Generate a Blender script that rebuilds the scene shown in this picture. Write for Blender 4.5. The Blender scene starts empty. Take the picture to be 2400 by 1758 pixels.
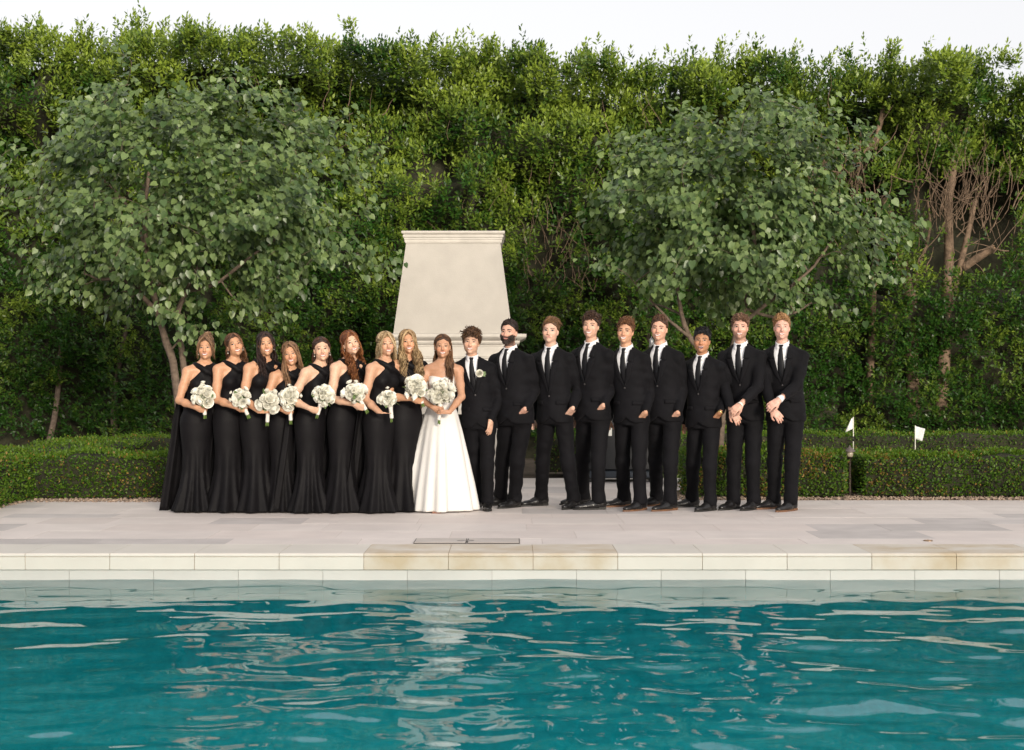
import bpy, math, os
import numpy as np
from mathutils import Matrix, Vector

# ------------------------------------------------------------------ camera, sky, sun, exposure
sc = bpy.context.scene
C = sc.collection
F, CX, HZ, H = 3427.0, 1200.0, 902.0, 1.2      # focal length, principal column, horizon row (photo pixels), eye height (m)
cam_d = bpy.data.cameras.new('camera')
cam_d.sensor_width = 56.0
cam_d.lens = 56.0 * F / 2400.0
cam_d.shift_y = 23.0 / 2400.0
cam_d.clip_end = 2000.0
cam_d.dof.use_dof = True
cam_d.dof.focus_distance = 13.8
cam_d.dof.aperture_fstop = 9.0
cam = bpy.data.objects.new('camera', cam_d)
C.objects.link(cam)
cam.location = (0, 0, H)
cam.rotation_euler = (math.pi / 2, 0, 0)
sc.camera = cam

SUN_EL, SUN_AZ = math.radians(10.0), math.radians(20.0)   # low sun behind the camera, to its right
world = bpy.data.worlds.new('World')
sc.world = world
world.use_nodes = True
nt = world.node_tree
nt.nodes.clear()
sky = nt.nodes.new('ShaderNodeTexSky')
sky.sky_type = 'NISHITA'
sky.sun_disc = False
sky.sun_elevation = SUN_EL
sky.sun_rotation = math.pi - SUN_AZ
sky.air_density = 1.0
sky.dust_density = 3.0
sky.ozone_density = 1.0
hs = nt.nodes.new('ShaderNodeHueSaturation')
hs.inputs['Saturation'].default_value = 0.25
mixc = nt.nodes.new('ShaderNodeMix')
mixc.data_type = 'RGBA'
mixc.inputs['Factor'].default_value = 0.45
mixc.inputs['B'].default_value = (7.5, 7.3, 7.4, 1)      # even veil of thin high cloud
bg = nt.nodes.new('ShaderNodeBackground')
bg.inputs['Strength'].default_value = 0.1
wo = nt.nodes.new('ShaderNodeOutputWorld')
nt.links.new(sky.outputs[0], hs.inputs['Color'])
nt.links.new(hs.outputs[0], mixc.inputs['A'])
nt.links.new(mixc.outputs['Result'], bg.inputs['Color'])
nt.links.new(bg.outputs[0], wo.inputs['Surface'])

sun_d = bpy.data.lights.new('sun', 'SUN')
sun_d.energy = 2.5
sun_d.angle = math.radians(13.0)
sun_d.color = (1.0, 0.89, 0.74)
sun = bpy.data.objects.new('sun', sun_d)
C.objects.link(sun)
sv = Vector((math.sin(SUN_AZ) * math.cos(SUN_EL), -math.cos(SUN_AZ) * math.cos(SUN_EL), math.sin(SUN_EL)))
sun.rotation_euler = sv.to_track_quat('Z', 'Y').to_euler()
sun.location = sv * 40

sc.view_settings.view_transform = 'Standard'
sc.view_settings.look = 'None'
sc.view_settings.exposure = 0.92
sc.view_settings.gamma = 1.0
sc.view_settings.use_curve_mapping = False
sc.cycles.max_bounces = 8
sc.cycles.transparent_max_bounces = 12
sc.cycles.sample_clamp_indirect = 4.0
sc.cycles.use_denoising = True

# ------------------------------------------------------------------ helpers
rng = np.random.default_rng(11)
HRIDGE = 7.5
PI = math.pi

def px(u, v, d):
    return np.array(((u - CX) / F * d, d, H + (HZ - v) / F * d))

def gd(v):
    return H * F / (v - HZ)

def nrm(v):
    v = np.asarray(v, float)
    return v / np.maximum(np.linalg.norm(v, axis=-1, keepdims=True), 1e-9)

def sstep(x, a, b):
    t = np.clip((np.asarray(x, float) - a) / (b - a), 0, 1)
    return t * t * (3 - 2 * t)

def rotz(a):
    c, s = math.cos(a), math.sin(a)
    return np.array([[c, -s, 0], [s, c, 0], [0, 0, 1.0]])

def rotx(a):
    c, s = math.cos(a), math.sin(a)
    return np.array([[1.0, 0, 0], [0, c, -s], [0, s, c]])

def roty(a):
    c, s = math.cos(a), math.sin(a)
    return np.array([[c, 0, s], [0, 1.0, 0], [-s, 0, c]])

def mesh_data(name, verts, faces, cols=None, smooth=True):
    """faces: one int array (n,3) or (n,4), or a list of such arrays."""
    me = bpy.data.meshes.new(name)
    verts = np.ascontiguousarray(verts, np.float32)
    if isinstance(faces, np.ndarray):
        faces = [faces]
    faces = [np.asarray(f, np.int32) for f in faces if len(f)]
    loops = np.concatenate([f.ravel() for f in faces])
    tot = np.concatenate([np.full(len(f), f.shape[1], np.int32) for f in faces])
    start = np.concatenate([[0], np.cumsum(tot)[:-1]]).astype(np.int32)
    me.vertices.add(len(verts))
    me.vertices.foreach_set('co', verts.ravel())
    me.loops.add(len(loops))
    me.loops.foreach_set('vertex_index', loops)
    me.polygons.add(len(tot))
    me.polygons.foreach_set('loop_start', start)
    me.polygons.foreach_set('loop_total', tot)
    me.polygons.foreach_set('use_smooth', np.full(len(tot), bool(smooth)))
    if cols is not None:
        a = me.color_attributes.new('Col', 'FLOAT_COLOR', 'POINT')
        c4 = np.ones((len(verts), 4), np.float32)
        c4[:, :3] = cols
        a.data.foreach_set('color', c4.ravel())
    me.update(calc_edges=True)
    me.validate()
    return me

def link(name, data, m=None, parent=None, loc=None, rot=None, kind=None):
    o = bpy.data.objects.new(name, data)
    C.objects.link(o)
    if data is not None and m is not None and not data.materials:
        data.materials.append(m)
    if parent is not None:
        o.parent = parent
    if loc is not None:
        o.location = [float(x) for x in loc]
    if rot is not None:
        o.rotation_euler = rot
    if kind:
        o['kind'] = kind
    return o

def obj(name, verts, faces, m, parent=None, cols=None, smooth=True, loc=None, rot=None, kind=None):
    return link(name, mesh_data(name, verts, faces, cols, smooth), m, parent, loc, rot, kind)

def tag(o, label=None, cat=None, group=None, kind=None):
    for k, v in (('label', label), ('category', cat), ('group', group), ('kind', kind)):
        if v:
            o[k] = v
    return o

class MB:
    """collects boxes, lofts and patches into one mesh"""
    def __init__(s):
        s.v, s.q, s.t, s.n = [], [], [], 0
    def add(s, v, q=None, t=None):
        v = np.asarray(v, float)
        s.v.append(v)
        if q is not None and len(q):
            s.q.append(np.asarray(q, int) + s.n)
        if t is not None and len(t):
            s.t.append(np.asarray(t, int) + s.n)
        s.n += len(v)
        return s
    def box(s, lo, hi, bev=0.0):
        x0, y0, z0 = lo
        x1, y1, z1 = hi
        if bev <= 0:
            v = [(x0, y0, z0), (x1, y0, z0), (x1, y1, z0), (x0, y1, z0), (x0, y0, z1), (x1, y0, z1), (x1, y1, z1), (x0, y1, z1)]
            q = [(0, 3, 2, 1), (4, 5, 6, 7), (0, 1, 5, 4), (1, 2, 6, 5), (2, 3, 7, 6), (3, 0, 4, 7)]
            return s.add(v, q)
        b = bev
        def ring(i, z):
            return [(x0 + i, y0 + i, z), (x1 - i, y0 + i, z), (x1 - i, y1 - i, z), (x0 + i, y1 - i, z)]
        v = ring(b, z0) + ring(0, z0 + b) + ring(0, z1 - b) + ring(b, z1)
        q = [(3, 2, 1, 0), (12, 13, 14, 15)]
        for r in range(3):
            for k in range(4):
                a, c = r * 4 + k, r * 4 + (k + 1) % 4
                q.append((a, c, c + 4, a + 4))
        return s.add(v, q)
    def rings(s, rings, close=True, cap=True):
        """loft closed rings (m,k,3)"""
        R = np.asarray(rings, float)
        m, k = R.shape[:2]
        q = []
        for i in range(m - 1):
            for j in range(k):
                a, b = i * k + j, i * k + (j + 1) % k
                q.append((a, b, b + k, a + k))
        v = R.reshape(-1, 3)
        t = []
        if cap:
            c0, c1 = R[0].mean(0), R[-1].mean(0)
            n = len(v)
            v = np.vstack([v, c0, c1])
            for j in range(k):
                t.append((n, (j + 1) % k, j))
                t.append((n + 1, (m - 1) * k + j, (m - 1) * k + (j + 1) % k))
        return s.add(v, q, t)
    def grid(s, P, thick=None, nrm_dir=(0, -1, 0)):
        """sheet from (a,b,3) points; thick gives a closed slab pushed along -nrm_dir"""
        P = np.asarray(P, float)
        a, b = P.shape[:2]
        idx = np.arange(a * b).reshape(a, b)
        q = np.stack([idx[:-1, :-1], idx[:-1, 1:], idx[1:, 1:], idx[1:, :-1]], -1).reshape(-1, 4)
        v = P.reshape(-1, 3)
        if thick is None:
            return s.add(v, q)
        n = a * b
        v2 = v - np.asarray(nrm_dir) * thick
        q2 = q[:, ::-1] + n
        border = np.concatenate([idx[0, :], idx[1:, -1], idx[-1, -2::-1], idx[-2:0:-1, 0]])
        nb = np.roll(border, -1)
        qs = np.stack([nb, border, border + n, nb + n], -1)
        return s.add(np.vstack([v, v2]), np.vstack([q, q2, qs]))
    def faces(s):
        out = []
        if s.q:
            out.append(np.concatenate(s.q))
        if s.t:
            out.append(np.concatenate(s.t))
        return out
    def verts(s):
        return np.concatenate(s.v)
    def data(s, name, smooth=False, cols=None):
        return mesh_data(name, s.verts(), s.faces(), cols, smooth)
    def build(s, name, m, parent=None, smooth=False, **kw):
        return obj(name, s.verts(), s.faces(), m, parent, smooth=smooth, **kw)

def tubes(paths, radii, k=5, cap=False):
    """paths (N,M,3), radii (N,M) -> verts, quads of N tapered tubes"""
    P = np.asarray(paths, float)
    R = np.asarray(radii, float)
    N, M = P.shape[:2]
    T = nrm(np.gradient(P, axis=1))
    ref = np.where(np.abs(T[:, :1, 2:3]) > 0.8, np.array([1.0, 0.1, 0]), np.array([0.05, 0.1, 1.0]))
    ref = np.broadcast_to(ref, P.shape)
    A = nrm(np.cross(T, ref))
    B = np.cross(T, A)
    ang = np.arange(k) / k * 2 * PI
    V = P[:, :, None] + R[:, :, None, None] * (A[:, :, None] * np.cos(ang)[None, None, :, None] + B[:, :, None] * np.sin(ang)[None, None, :, None])
    idx = np.arange(N * M * k).reshape(N, M, k)
    nx = np.roll(idx, -1, axis=2)
    q = np.stack([idx[:, :-1], nx[:, :-1], nx[:, 1:], idx[:, 1:]], -1).reshape(-1, 4)
    if cap and k == 4:
        q = np.vstack([q, idx[:, 0, ::-1].reshape(-1, 4), idx[:, -1].reshape(-1, 4)])
    return V.reshape(-1, 3), q

def bez(pts, n):
    """smooth path through control points (Catmull-Rom)"""
    P = np.asarray(pts, float)
    P = np.vstack([2 * P[0] - P[1], P, 2 * P[-1] - P[-2]])
    m = len(P) - 3
    out = []
    for t in np.linspace(0, m - 1e-6, n):
        i = int(t)
        f = t - i
        a, b, c, d = P[i:i + 4]
        out.append(0.5 * ((2 * b) + (c - a) * f + (2 * a - 5 * b + 4 * c - d) * f * f + (3 * b - a - 3 * c + d) * f ** 3))
    return np.array(out)

class Noise:
    """smooth 3-D value noise from a few random waves"""
    def __init__(s, seed, freq, n=24):
        r = np.random.default_rng(seed)
        s.k = nrm(r.normal(size=(n, 3))) * freq * r.uniform(0.5, 1.6, (n, 1)) * 2 * PI
        s.p = r.uniform(0, 2 * PI, n)
        s.n = n
    def __call__(s, P):
        P = np.asarray(P, float)
        return np.sin(P @ s.k.T + s.p).sum(-1) / math.sqrt(s.n / 2.0)

# ------------------------------------------------------------------ distance-field modelling (one continuous surface per body or garment)
class Field:
    def __init__(s, lo, hi, h):
        s.h = h
        s.lo = np.asarray(lo, float) - 2 * h
        s.n = np.ceil((np.asarray(hi, float) + 2 * h - s.lo) / h).astype(int) + 1
        s.f = np.full(s.n, 1.0, np.float32)
        s.ax = [(s.lo[i] + h * np.arange(s.n[i])).astype(np.float32) for i in range(3)]
    def copy(s):
        o = Field.__new__(Field)
        o.h, o.lo, o.n, o.ax = s.h, s.lo, s.n, s.ax
        o.f = s.f.copy()
        return o
    def slices(s, lo, hi):
        a = np.clip(np.floor((np.asarray(lo) - s.lo) / s.h).astype(int), 0, s.n)
        b = np.clip(np.ceil((np.asarray(hi) - s.lo) / s.h).astype(int) + 1, 0, s.n)
        return tuple(slice(int(a[i]), int(max(b[i], a[i]))) for i in range(3))
    def xyz(s, sl):
        return s.ax[0][sl[0]][:, None, None], s.ax[1][sl[1]][None, :, None], s.ax[2][sl[2]][None, None, :]
    def fn(s, g, lo, hi, k=0.0, op='u'):
        sl = s.slices(lo, hi)
        if min(x.stop - x.start for x in sl) <= 0:
            return s
        d = g(*s.xyz(sl)).astype(np.float32)
        f = s.f[sl]
        if op == 'u':
            r = np.minimum(f, d)
            if k > 0:
                r = r - np.maximum(k - np.abs(f - d), 0) ** 2 / (4 * k)
        elif op == 's':
            r = np.maximum(f, -d)
            if k > 0:
                r = r + np.maximum(k - np.abs(f + d), 0) ** 2 / (4 * k)
        else:
            r = np.maximum(f, d)
        s.f[sl] = r
        return s
    def cone(s, a, b, ra, rb, k=0.02, flat=None, q=1.0, op='u'):
        a, b = np.asarray(a, float), np.asarray(b, float)
        ba = b - a
        L2 = max(float(ba @ ba), 1e-9)
        m = max(ra, rb) + k + 3 * s.h
        def g(X, Y, Z):
            dx, dy, dz = X - a[0], Y - a[1], Z - a[2]
            t = np.clip((dx * ba[0] + dy * ba[1] + dz * ba[2]) / L2, 0, 1)
            dx, dy, dz = dx - t * ba[0], dy - t * ba[1], dz - t * ba[2]
            l2 = dx * dx + dy * dy + dz * dz
            if flat is not None:
                c = dx * flat[0] + dy * flat[1] + dz * flat[2]
                l2 = l2 + c * c * (1 / q ** 2 - 1)
            return np.sqrt(l2) - (ra + (rb - ra) * t)
        return s.fn(g, np.minimum(a, b) - m, np.maximum(a, b) + m, k, op)
    def limb(s, pts, rad, k=0.02, **kw):
        for i in range(len(pts) - 1):
            s.cone(pts[i], pts[i + 1], rad[i], rad[i + 1], k, **kw)
        return s
    def ell(s, c, r, R=None, k=0.02, op='u'):
        c, r = np.asarray(c, float), np.asarray(r, float)
        R = np.eye(3) if R is None else R
        m = r.max() + k + 3 * s.h
        def g(X, Y, Z):
            dx, dy, dz = X - c[0], Y - c[1], Z - c[2]
            k0 = k1 = 0
            for i in range(3):
                q = dx * R[0, i] + dy * R[1, i] + dz * R[2, i]
                k0 = k0 + (q / r[i]) ** 2
                k1 = k1 + (q / r[i] ** 2) ** 2
            k0 = np.sqrt(k0)
            return k0 * (k0 - 1) / np.sqrt(np.maximum(k1, 1e-6))
        return s.fn(g, c - m, c + m, k, op)
    def stack(s, z, ax, ay, cx, cy, off=0.0, k=0.02, mod=None, op='u'):
        """elliptic cross-sections ax(z), ay(z) about the line cx(z), cy(z)"""
        z, ax, ay = np.asarray(z), np.asarray(ax) + off, np.asarray(ay) + off
        m = 0.05 + k
        def g(X, Y, Z):
            zz = Z.ravel()
            A = np.interp(zz, z, ax)[None, None, :]
            B = np.interp(zz, z, ay)[None, None, :]
            ox = cx(zz)[None, None, :]
            oy = cy(zz)[None, None, :]
            u, w = (X - ox), (Y - oy)
            if mod is not None:
                A2 = mod(np.arctan2(u, -w), Z)
                A, B = A * A2, B * A2
            d = (np.sqrt((u / A) ** 2 + (w / B) ** 2) - 1) * np.minimum(A, B)
            return np.maximum(d, np.maximum(z[0] - Z, Z - z[-1]))
        mx = max(ax.max(), ay.max()) * 1.45 + m
        zs = np.linspace(z[0], z[-1], 9)
        xs, ys = cx(zs), cy(zs)
        return s.fn(g, (xs.min() - mx, ys.min() - mx, z[0] - m), (xs.max() + mx, ys.max() + mx, z[-1] + m), k, op)
    def sample(s, P):
        q = (np.asarray(P, float) - s.lo) / s.h
        q = np.clip(q, 0, s.n - 1.001)
        i = q.astype(int)
        f = q - i
        v = 0
        for a in (0, 1):
            for b in (0, 1):
                for c in (0, 1):
                    w = (f[..., 0] if a else 1 - f[..., 0]) * (f[..., 1] if b else 1 - f[..., 1]) * (f[..., 2] if c else 1 - f[..., 2])
                    v = v + w * s.f[i[..., 0] + a, i[..., 1] + b, i[..., 2] + c]
        return v
    def cast(s, O, D, dist=0.4, steps=110):
        """first surface point along rays O + t D"""
        O = np.asarray(O, float)
        D = np.broadcast_to(np.asarray(D, float), O.shape)
        t = np.full(O.shape[:-1], dist)
        hit = np.zeros(O.shape[:-1], bool)
        prev = s.sample(O)
        for i in range(1, steps + 1):
            tt = dist * i / steps
            v = s.sample(O + D * tt)
            new = (~hit) & (v < 0)
            fr = np.where(new, prev / np.maximum(prev - v, 1e-6), 0)
            t = np.where(new, tt - dist / steps * (1 - np.clip(fr, 0, 1)), t)
            hit |= new
            prev = v
        return O + D * t[..., None]
    def mesh(s):
        f, n = s.f, s.n
        sg = f < 0
        cnt = np.zeros(n - 1, np.int8)
        for a in (0, 1):
            for b in (0, 1):
                for c in (0, 1):
                    cnt += sg[a:n[0] - 1 + a, b:n[1] - 1 + b, c:n[2] - 1 + c]
        act = (cnt > 0) & (cnt < 8)
        I = np.argwhere(act)
        vid = np.full(n - 1, -1, np.int32)
        vid[act] = np.arange(len(I))
        pos = np.zeros((len(I), 3))
        num = np.zeros(len(I))
        cor = [(a, b, c) for a in (0, 1) for b in (0, 1) for c in (0, 1)]
        for p in cor:
            for ax in range(3):
                if p[ax] == 0:
                    r = list(p)
                    r[ax] = 1
                    v0 = f[I[:, 0] + p[0], I[:, 1] + p[1], I[:, 2] + p[2]]
                    v1 = f[I[:, 0] + r[0], I[:, 1] + r[1], I[:, 2] + r[2]]
                    x = (v0 < 0) != (v1 < 0)
                    t = np.where(x, v0 / np.where(x, v0 - v1, 1), 0)
                    add = np.array(p, float)[None] + 0 * pos
                    add[:, ax] += t
                    pos += add * x[:, None]
                    num += x
        pos = (pos / num[:, None] + I) * s.h + s.lo
        quads = []
        for ax in range(3):
            b, c = (ax + 1) % 3, (ax + 2) % 3
            sl0 = [slice(None)] * 3
            sl1 = [slice(None)] * 3
            sl0[ax], sl1[ax] = slice(0, -1), slice(1, None)
            x = sg[tuple(sl0)] != sg[tuple(sl1)]
            E = np.argwhere(x)
            ok = (E[:, b] > 0) & (E[:, c] > 0) & (E[:, b] < n[b] - 1) & (E[:, c] < n[c] - 1)
            E = E[ok]
            if not len(E):
                continue
            ins = sg[E[:, 0], E[:, 1], E[:, 2]]
            def cell(db, dc):
                G = E.copy()
                G[:, b] -= db
                G[:, c] -= dc
                return vid[G[:, 0], G[:, 1], G[:, 2]]
            q = np.stack([cell(1, 1), cell(0, 1), cell(0, 0), cell(1, 0)], -1)
            q[~ins] = q[~ins][:, ::-1]
            quads.append(q)
        return pos, np.concatenate(quads)

# ------------------------------------------------------------------ materials
def new_mat(name):
    m = bpy.data.materials.new(name)
    m.use_nodes = True
    n = m.node_tree
    return m, n, n.nodes['Principled BSDF']

def mat(name, col, rough=0.6, var=0.0, scale=8.0, bump=0.0, bscale=40.0, metal=0.0, spec=0.5, col2=None, sheen=0.0, attr=False, objvar=0.0, detail=4.0, world=False):
    """principled material; noise mixes col and col2 (or lighter/darker col), optional colour attribute multiply, per-object variation"""
    m, n, p = new_mat(name)
    L = n.links.new
    tc = n.nodes.new('ShaderNodeTexCoord')
    crd = n.nodes.new('ShaderNodeNewGeometry').outputs['Position'] if world else tc.outputs['Object']
    c = None
    if attr:
        a = n.nodes.new('ShaderNodeAttribute')
        a.attribute_name = 'Col'
        c = a.outputs['Color']
    if var > 0 or col2:
        nz = n.nodes.new('ShaderNodeTexNoise')
        nz.inputs['Scale'].default_value = scale
        nz.inputs['Detail'].default_value = detail
        L(crd, nz.inputs['Vector'])
        mx = n.nodes.new('ShaderNodeMix')
        mx.data_type = 'RGBA'
        lo = tuple(x * (1 - var) for x in col)
        hi = col2 if col2 else tuple(min(1, x * (1 + var)) for x in col)
        mx.inputs['A'].default_value = (*lo, 1)
        mx.inputs['B'].default_value = (*hi, 1)
        mr = n.nodes.new('ShaderNodeMapRange')
        mr.inputs['From Min'].default_value = 0.3
        mr.inputs['From Max'].default_value = 0.7
        L(nz.outputs[0], mr.inputs['Value'])
        L(mr.outputs[0], mx.inputs['Factor'])
        if c is None:
            c = mx.outputs['Result']
        else:
            m2 = n.nodes.new('ShaderNodeMix')
            m2.data_type = 'RGBA'
            m2.blend_type = 'MULTIPLY'
            m2.inputs['Factor'].default_value = 1.0
            L(c, m2.inputs['A'])
            L(mx.outputs['Result'], m2.inputs['B'])
            c = m2.outputs['Result']
    if objvar > 0:
        oi = n.nodes.new('ShaderNodeObjectInfo')
        mr2 = n.nodes.new('ShaderNodeMapRange')
        mr2.inputs['To Min'].default_value = 1 - objvar
        mr2.inputs['To Max'].default_value = 1 + objvar
        L(oi.outputs['Random'], mr2.inputs['Value'])
        m3 = n.nodes.new('ShaderNodeMix')
        m3.data_type = 'RGBA'
        m3.blend_type = 'MULTIPLY'
        m3.inputs['Factor'].default_value = 1.0
        if c is None:
            m3.inputs['A'].default_value = (*col, 1)
        else:
            L(c, m3.inputs['A'])
        L(mr2.outputs[0], m3.inputs['B'])
        c = m3.outputs['Result']
    if c is not None:
        L(c, p.inputs['Base Color'])
    else:
        p.inputs['Base Color'].default_value = (*col, 1)
    p.inputs['Roughness'].default_value = rough
    p.inputs['Metallic'].default_value = metal
    p.inputs['Specular IOR Level'].default_value = spec
    if sheen:
        p.inputs['Sheen Weight'].default_value = sheen
    if bump > 0:
        nb = n.nodes.new('ShaderNodeTexNoise')
        nb.inputs['Scale'].default_value = bscale
        nb.inputs['Detail'].default_value = 5
        L(crd, nb.inputs['Vector'])
        bp = n.nodes.new('ShaderNodeBump')
        bp.inputs['Strength'].default_value = bump
        bp.inputs['Distance'].default_value = 0.01
        L(nb.outputs[0], bp.inputs['Height'])
        L(bp.outputs[0], p.inputs['Normal'])
    return m

def leaf_mat(name, rough=0.45, trans=0.35, spec=0.5):
    m, n, p = new_mat(name)
    L = n.links.new
    a = n.nodes.new('ShaderNodeAttribute')
    a.attribute_name = 'Col'
    L(a.outputs['Color'], p.inputs['Base Color'])
    p.inputs['Roughness'].default_value = rough
    p.inputs['Specular IOR Level'].default_value = spec
    tr = n.nodes.new('ShaderNodeBsdfTranslucent')
    mx = n.nodes.new('ShaderNodeMixShader')
    mx.inputs[0].default_value = trans
    g = n.nodes.new('ShaderNodeMix')
    g.data_type = 'RGBA'
    g.blend_type = 'MULTIPLY'
    g.inputs['Factor'].default_value = 1.0
    g.inputs['B'].default_value = (1.25, 1.35, 0.6, 1)
    L(a.outputs['Color'], g.inputs['A'])
    L(g.outputs['Result'], tr.inputs['Color'])
    L(p.outputs[0], mx.inputs[1])
    L(tr.outputs[0], mx.inputs[2])
    L(mx.outputs[0], n.nodes['Material Output'].inputs['Surface'])
    return m
# ------------------------------------------------------------------ ground, pool, terrace
M_soil = mat('soil', (0.09, 0.065, 0.045), 0.95, 0.4, 6.0, 0.5, 30)
M_lawn = mat('lawn', (0.13, 0.20, 0.035), 0.9, 0.3, 5.0, 0.4, 120)
M_stone = mat('terrace_stone', (0.73, 0.655, 0.61), 0.62, 0.06, 3.0, 0.10, 60, objvar=0.045, attr=False, world=True)
M_stone_pink = mat('terrace_stone_rose', (0.70, 0.62, 0.575), 0.62, 0.06, 3.0, 0.10, 60, objvar=0.05, world=True)
M_stone_grey = mat('terrace_stone_grey', (0.57, 0.52, 0.495), 0.62, 0.09, 4.0, 0.10, 60, objvar=0.08, world=True)
M_joint = mat('joint_mortar', (0.52, 0.46, 0.42), 0.95, 0.2, 20)
M_cream = mat('coping_limestone', (0.70, 0.655, 0.585), 0.55, 0.06, 2.2, 0.06, 50, objvar=0.03, world=True)
M_cream_stain = mat('coping_limestone_stained', (0.70, 0.65, 0.575), 0.55, 0.0, 3.6, 0.06, 50, col2=(0.55, 0.44, 0.30), world=True)
M_rust = mat('rusty_joint', (0.40, 0.28, 0.17), 0.9, 0.3, 10)
M_wallt = mat('pool_wall_tile', (0.66, 0.63, 0.585), 0.45, 0.06, 2.0, 0.04, 50, objvar=0.03, world=True)
M_plaster = mat('pool_plaster', (0.045, 0.60, 0.63), 0.8, 0.12, 14.0, 0.2, 60)
M_plaster_w = mat('pool_wall_plaster', (0.030, 0.52, 0.56), 0.8, 0.16, 14.0, 0.2, 60)

g = MB()
XL, XR = -9.0, 9.0
YC = 10.41                     # front edge of the far coping
PB = 3.4                       # near edge of the pool
WZ = -0.19                     # water level
gz = -0.06
for lo, hi in (((-400, YC + 0.3, -0.2), (400, 600, gz)), ((-400, -200, -0.2), (400, PB, gz)), ((-400, PB, -0.2), (XL, YC + 0.3, gz)), ((XR, PB, -0.2), (400, YC + 0.3, gz))):
    g.box(lo, hi)
tag(g.build('ground', M_soil), kind='structure')

basin = MB()
dep = -1.55
cv = [(PB, dep)] + [(YC - 1.18 + 1.2 * math.sin(t), dep + 1.15 * (1 - math.cos(t))) for t in np.linspace(0, PI / 2, 18)] + [(YC + .02, -.30)]
basin.grid([[(x, y_, z_) for x in (XR, XL)] for y_, z_ in cv])
pb = tag(basin.build('pool_floor', M_plaster, smooth=True), kind='structure')
bw = MB()
bw.add([(XL, PB, dep), (XR, PB, dep), (XR, PB, -0.1), (XL, PB, -0.1)], [(3, 2, 1, 0)])
bw.add([(XL, PB, dep), (XL, YC, dep), (XL, YC, -0.1), (XL, PB, -0.1)], [(0, 1, 2, 3)])
bw.add([(XR, PB, dep), (XR, YC, dep), (XR, YC, -0.1), (XR, PB, -0.1)], [(3, 2, 1, 0)])
bwo = tag(bw.build('pool_wall', M_plaster_w), kind='structure')
# two pale drain covers on the floor
for x, y in ((0.55, 7.15), (0.80, 7.12)):
    a = np.arange(14) / 14 * 2 * PI
    m = MB()
    m.rings([np.stack([x + r * np.cos(a), y + r * np.sin(a), np.full(14, dep + z)], -1) for r, z in ((.10, .002), (.10, .02), (.07, .028))])
    m.build('drain_cover', mat('drain_white', (0.55, 0.72, 0.80), 0.5), pb)

# water: a real rippled surface
def water_grid():
    xs = np.concatenate([np.arange(XL, -4.2, .09), np.arange(-4.2, 4.2, .031), np.arange(4.2, XR + .01, .09)])
    ys = np.concatenate([np.arange(PB, 5.0, .07), np.arange(5.0, YC + .045, .029)])
    X, Y = np.meshgrid(xs, ys, indexing='ij')
    r = np.random.default_rng(5)
    Z = np.zeros_like(X)
    n = 64
    wl = np.exp(r.uniform(math.log(.16), math.log(1.5), n))
    ang = r.normal(PI / 2, .95, n)
    # patches of calmer and livelier water
    calm = 0.72 + 0.28 * np.sin(X * .9 + .6 * np.sin(Y * .8) + .4) * np.sin(Y * 1.1 + .5 * X)
    for i in range(n):
        k = 2 * PI / wl[i]
        slope = .0125 * (wl[i] / .5) ** -.02
        ph = k * (X * math.cos(ang[i]) + Y * math.sin(ang[i])) + r.uniform(0, 6.28) + .5 * np.sin(.8 * X + .7 * Y + i)
        a = slope / k
        Z += a * np.sin(ph) * (calm if wl[i] < .5 else 1)
    quiet = 0.30 + 0.70 * np.clip((YC - Y) / 2.6, 0, 1) ** .8      # sheltered water lies calmer along the wall
    return X, Y, Z * quiet + WZ
X, Y, Z = water_grid()
idx = np.arange(X.size).reshape(X.shape)
q = np.stack([idx[:-1, :-1], idx[1:, :-1], idx[1:, 1:], idx[:-1, 1:]], -1).reshape(-1, 4)
mw, n, p = new_mat('pool_water')
n.nodes.remove(p)
L = n.links.new
fr = n.nodes.new('ShaderNodeFresnel')
fr.inputs['IOR'].default_value = 1.33
tr = n.nodes.new('ShaderNodeBsdfTransparent')
tr.inputs['Color'].default_value = (0.97, 0.99, 0.99, 1)
gl = n.nodes.new('ShaderNodeBsdfGlossy')
gl.inputs['Roughness'].default_value = 0.0
ms = n.nodes.new('ShaderNodeMixShader')
L(fr.outputs[0], ms.inputs[0])
L(tr.outputs[0], ms.inputs[1])
L(gl.outputs[0], ms.inputs[2])
L(ms.outputs[0], n.nodes['Material Output'].inputs['Surface'])
va = n.nodes.new('ShaderNodeVolumeAbsorption')
va.inputs['Color'].default_value = (0.08, 0.955, 0.97, 1)
va.inputs['Density'].default_value = 0.33
L(va.outputs[0], n.nodes['Material Output'].inputs['Volume'])
# close the body of water down to just below the floor
top = np.stack([X, Y, Z], -1).reshape(-1, 3)
rim = np.concatenate([idx[:, 0], idx[-1, 1:], idx[-2::-1, -1], idx[0, -2:0:-1]])
low = top[rim].copy()
low[:, 2] = dep - .03
k0 = len(top)
ri = np.arange(len(rim))
rn = np.roll(ri, -1)
side = np.stack([rim[rn], rim[ri], k0 + ri, k0 + rn], -1)
cen = np.array([[0, (PB + YC) / 2, dep - .03]])
fan = np.stack([k0 + ri, np.full(len(ri), k0 + len(rim)), k0 + rn], -1)
wo_ = obj('water', np.vstack([top, low, cen]), [q, side, fan], mw)
tag(wo_, kind='structure')

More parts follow.
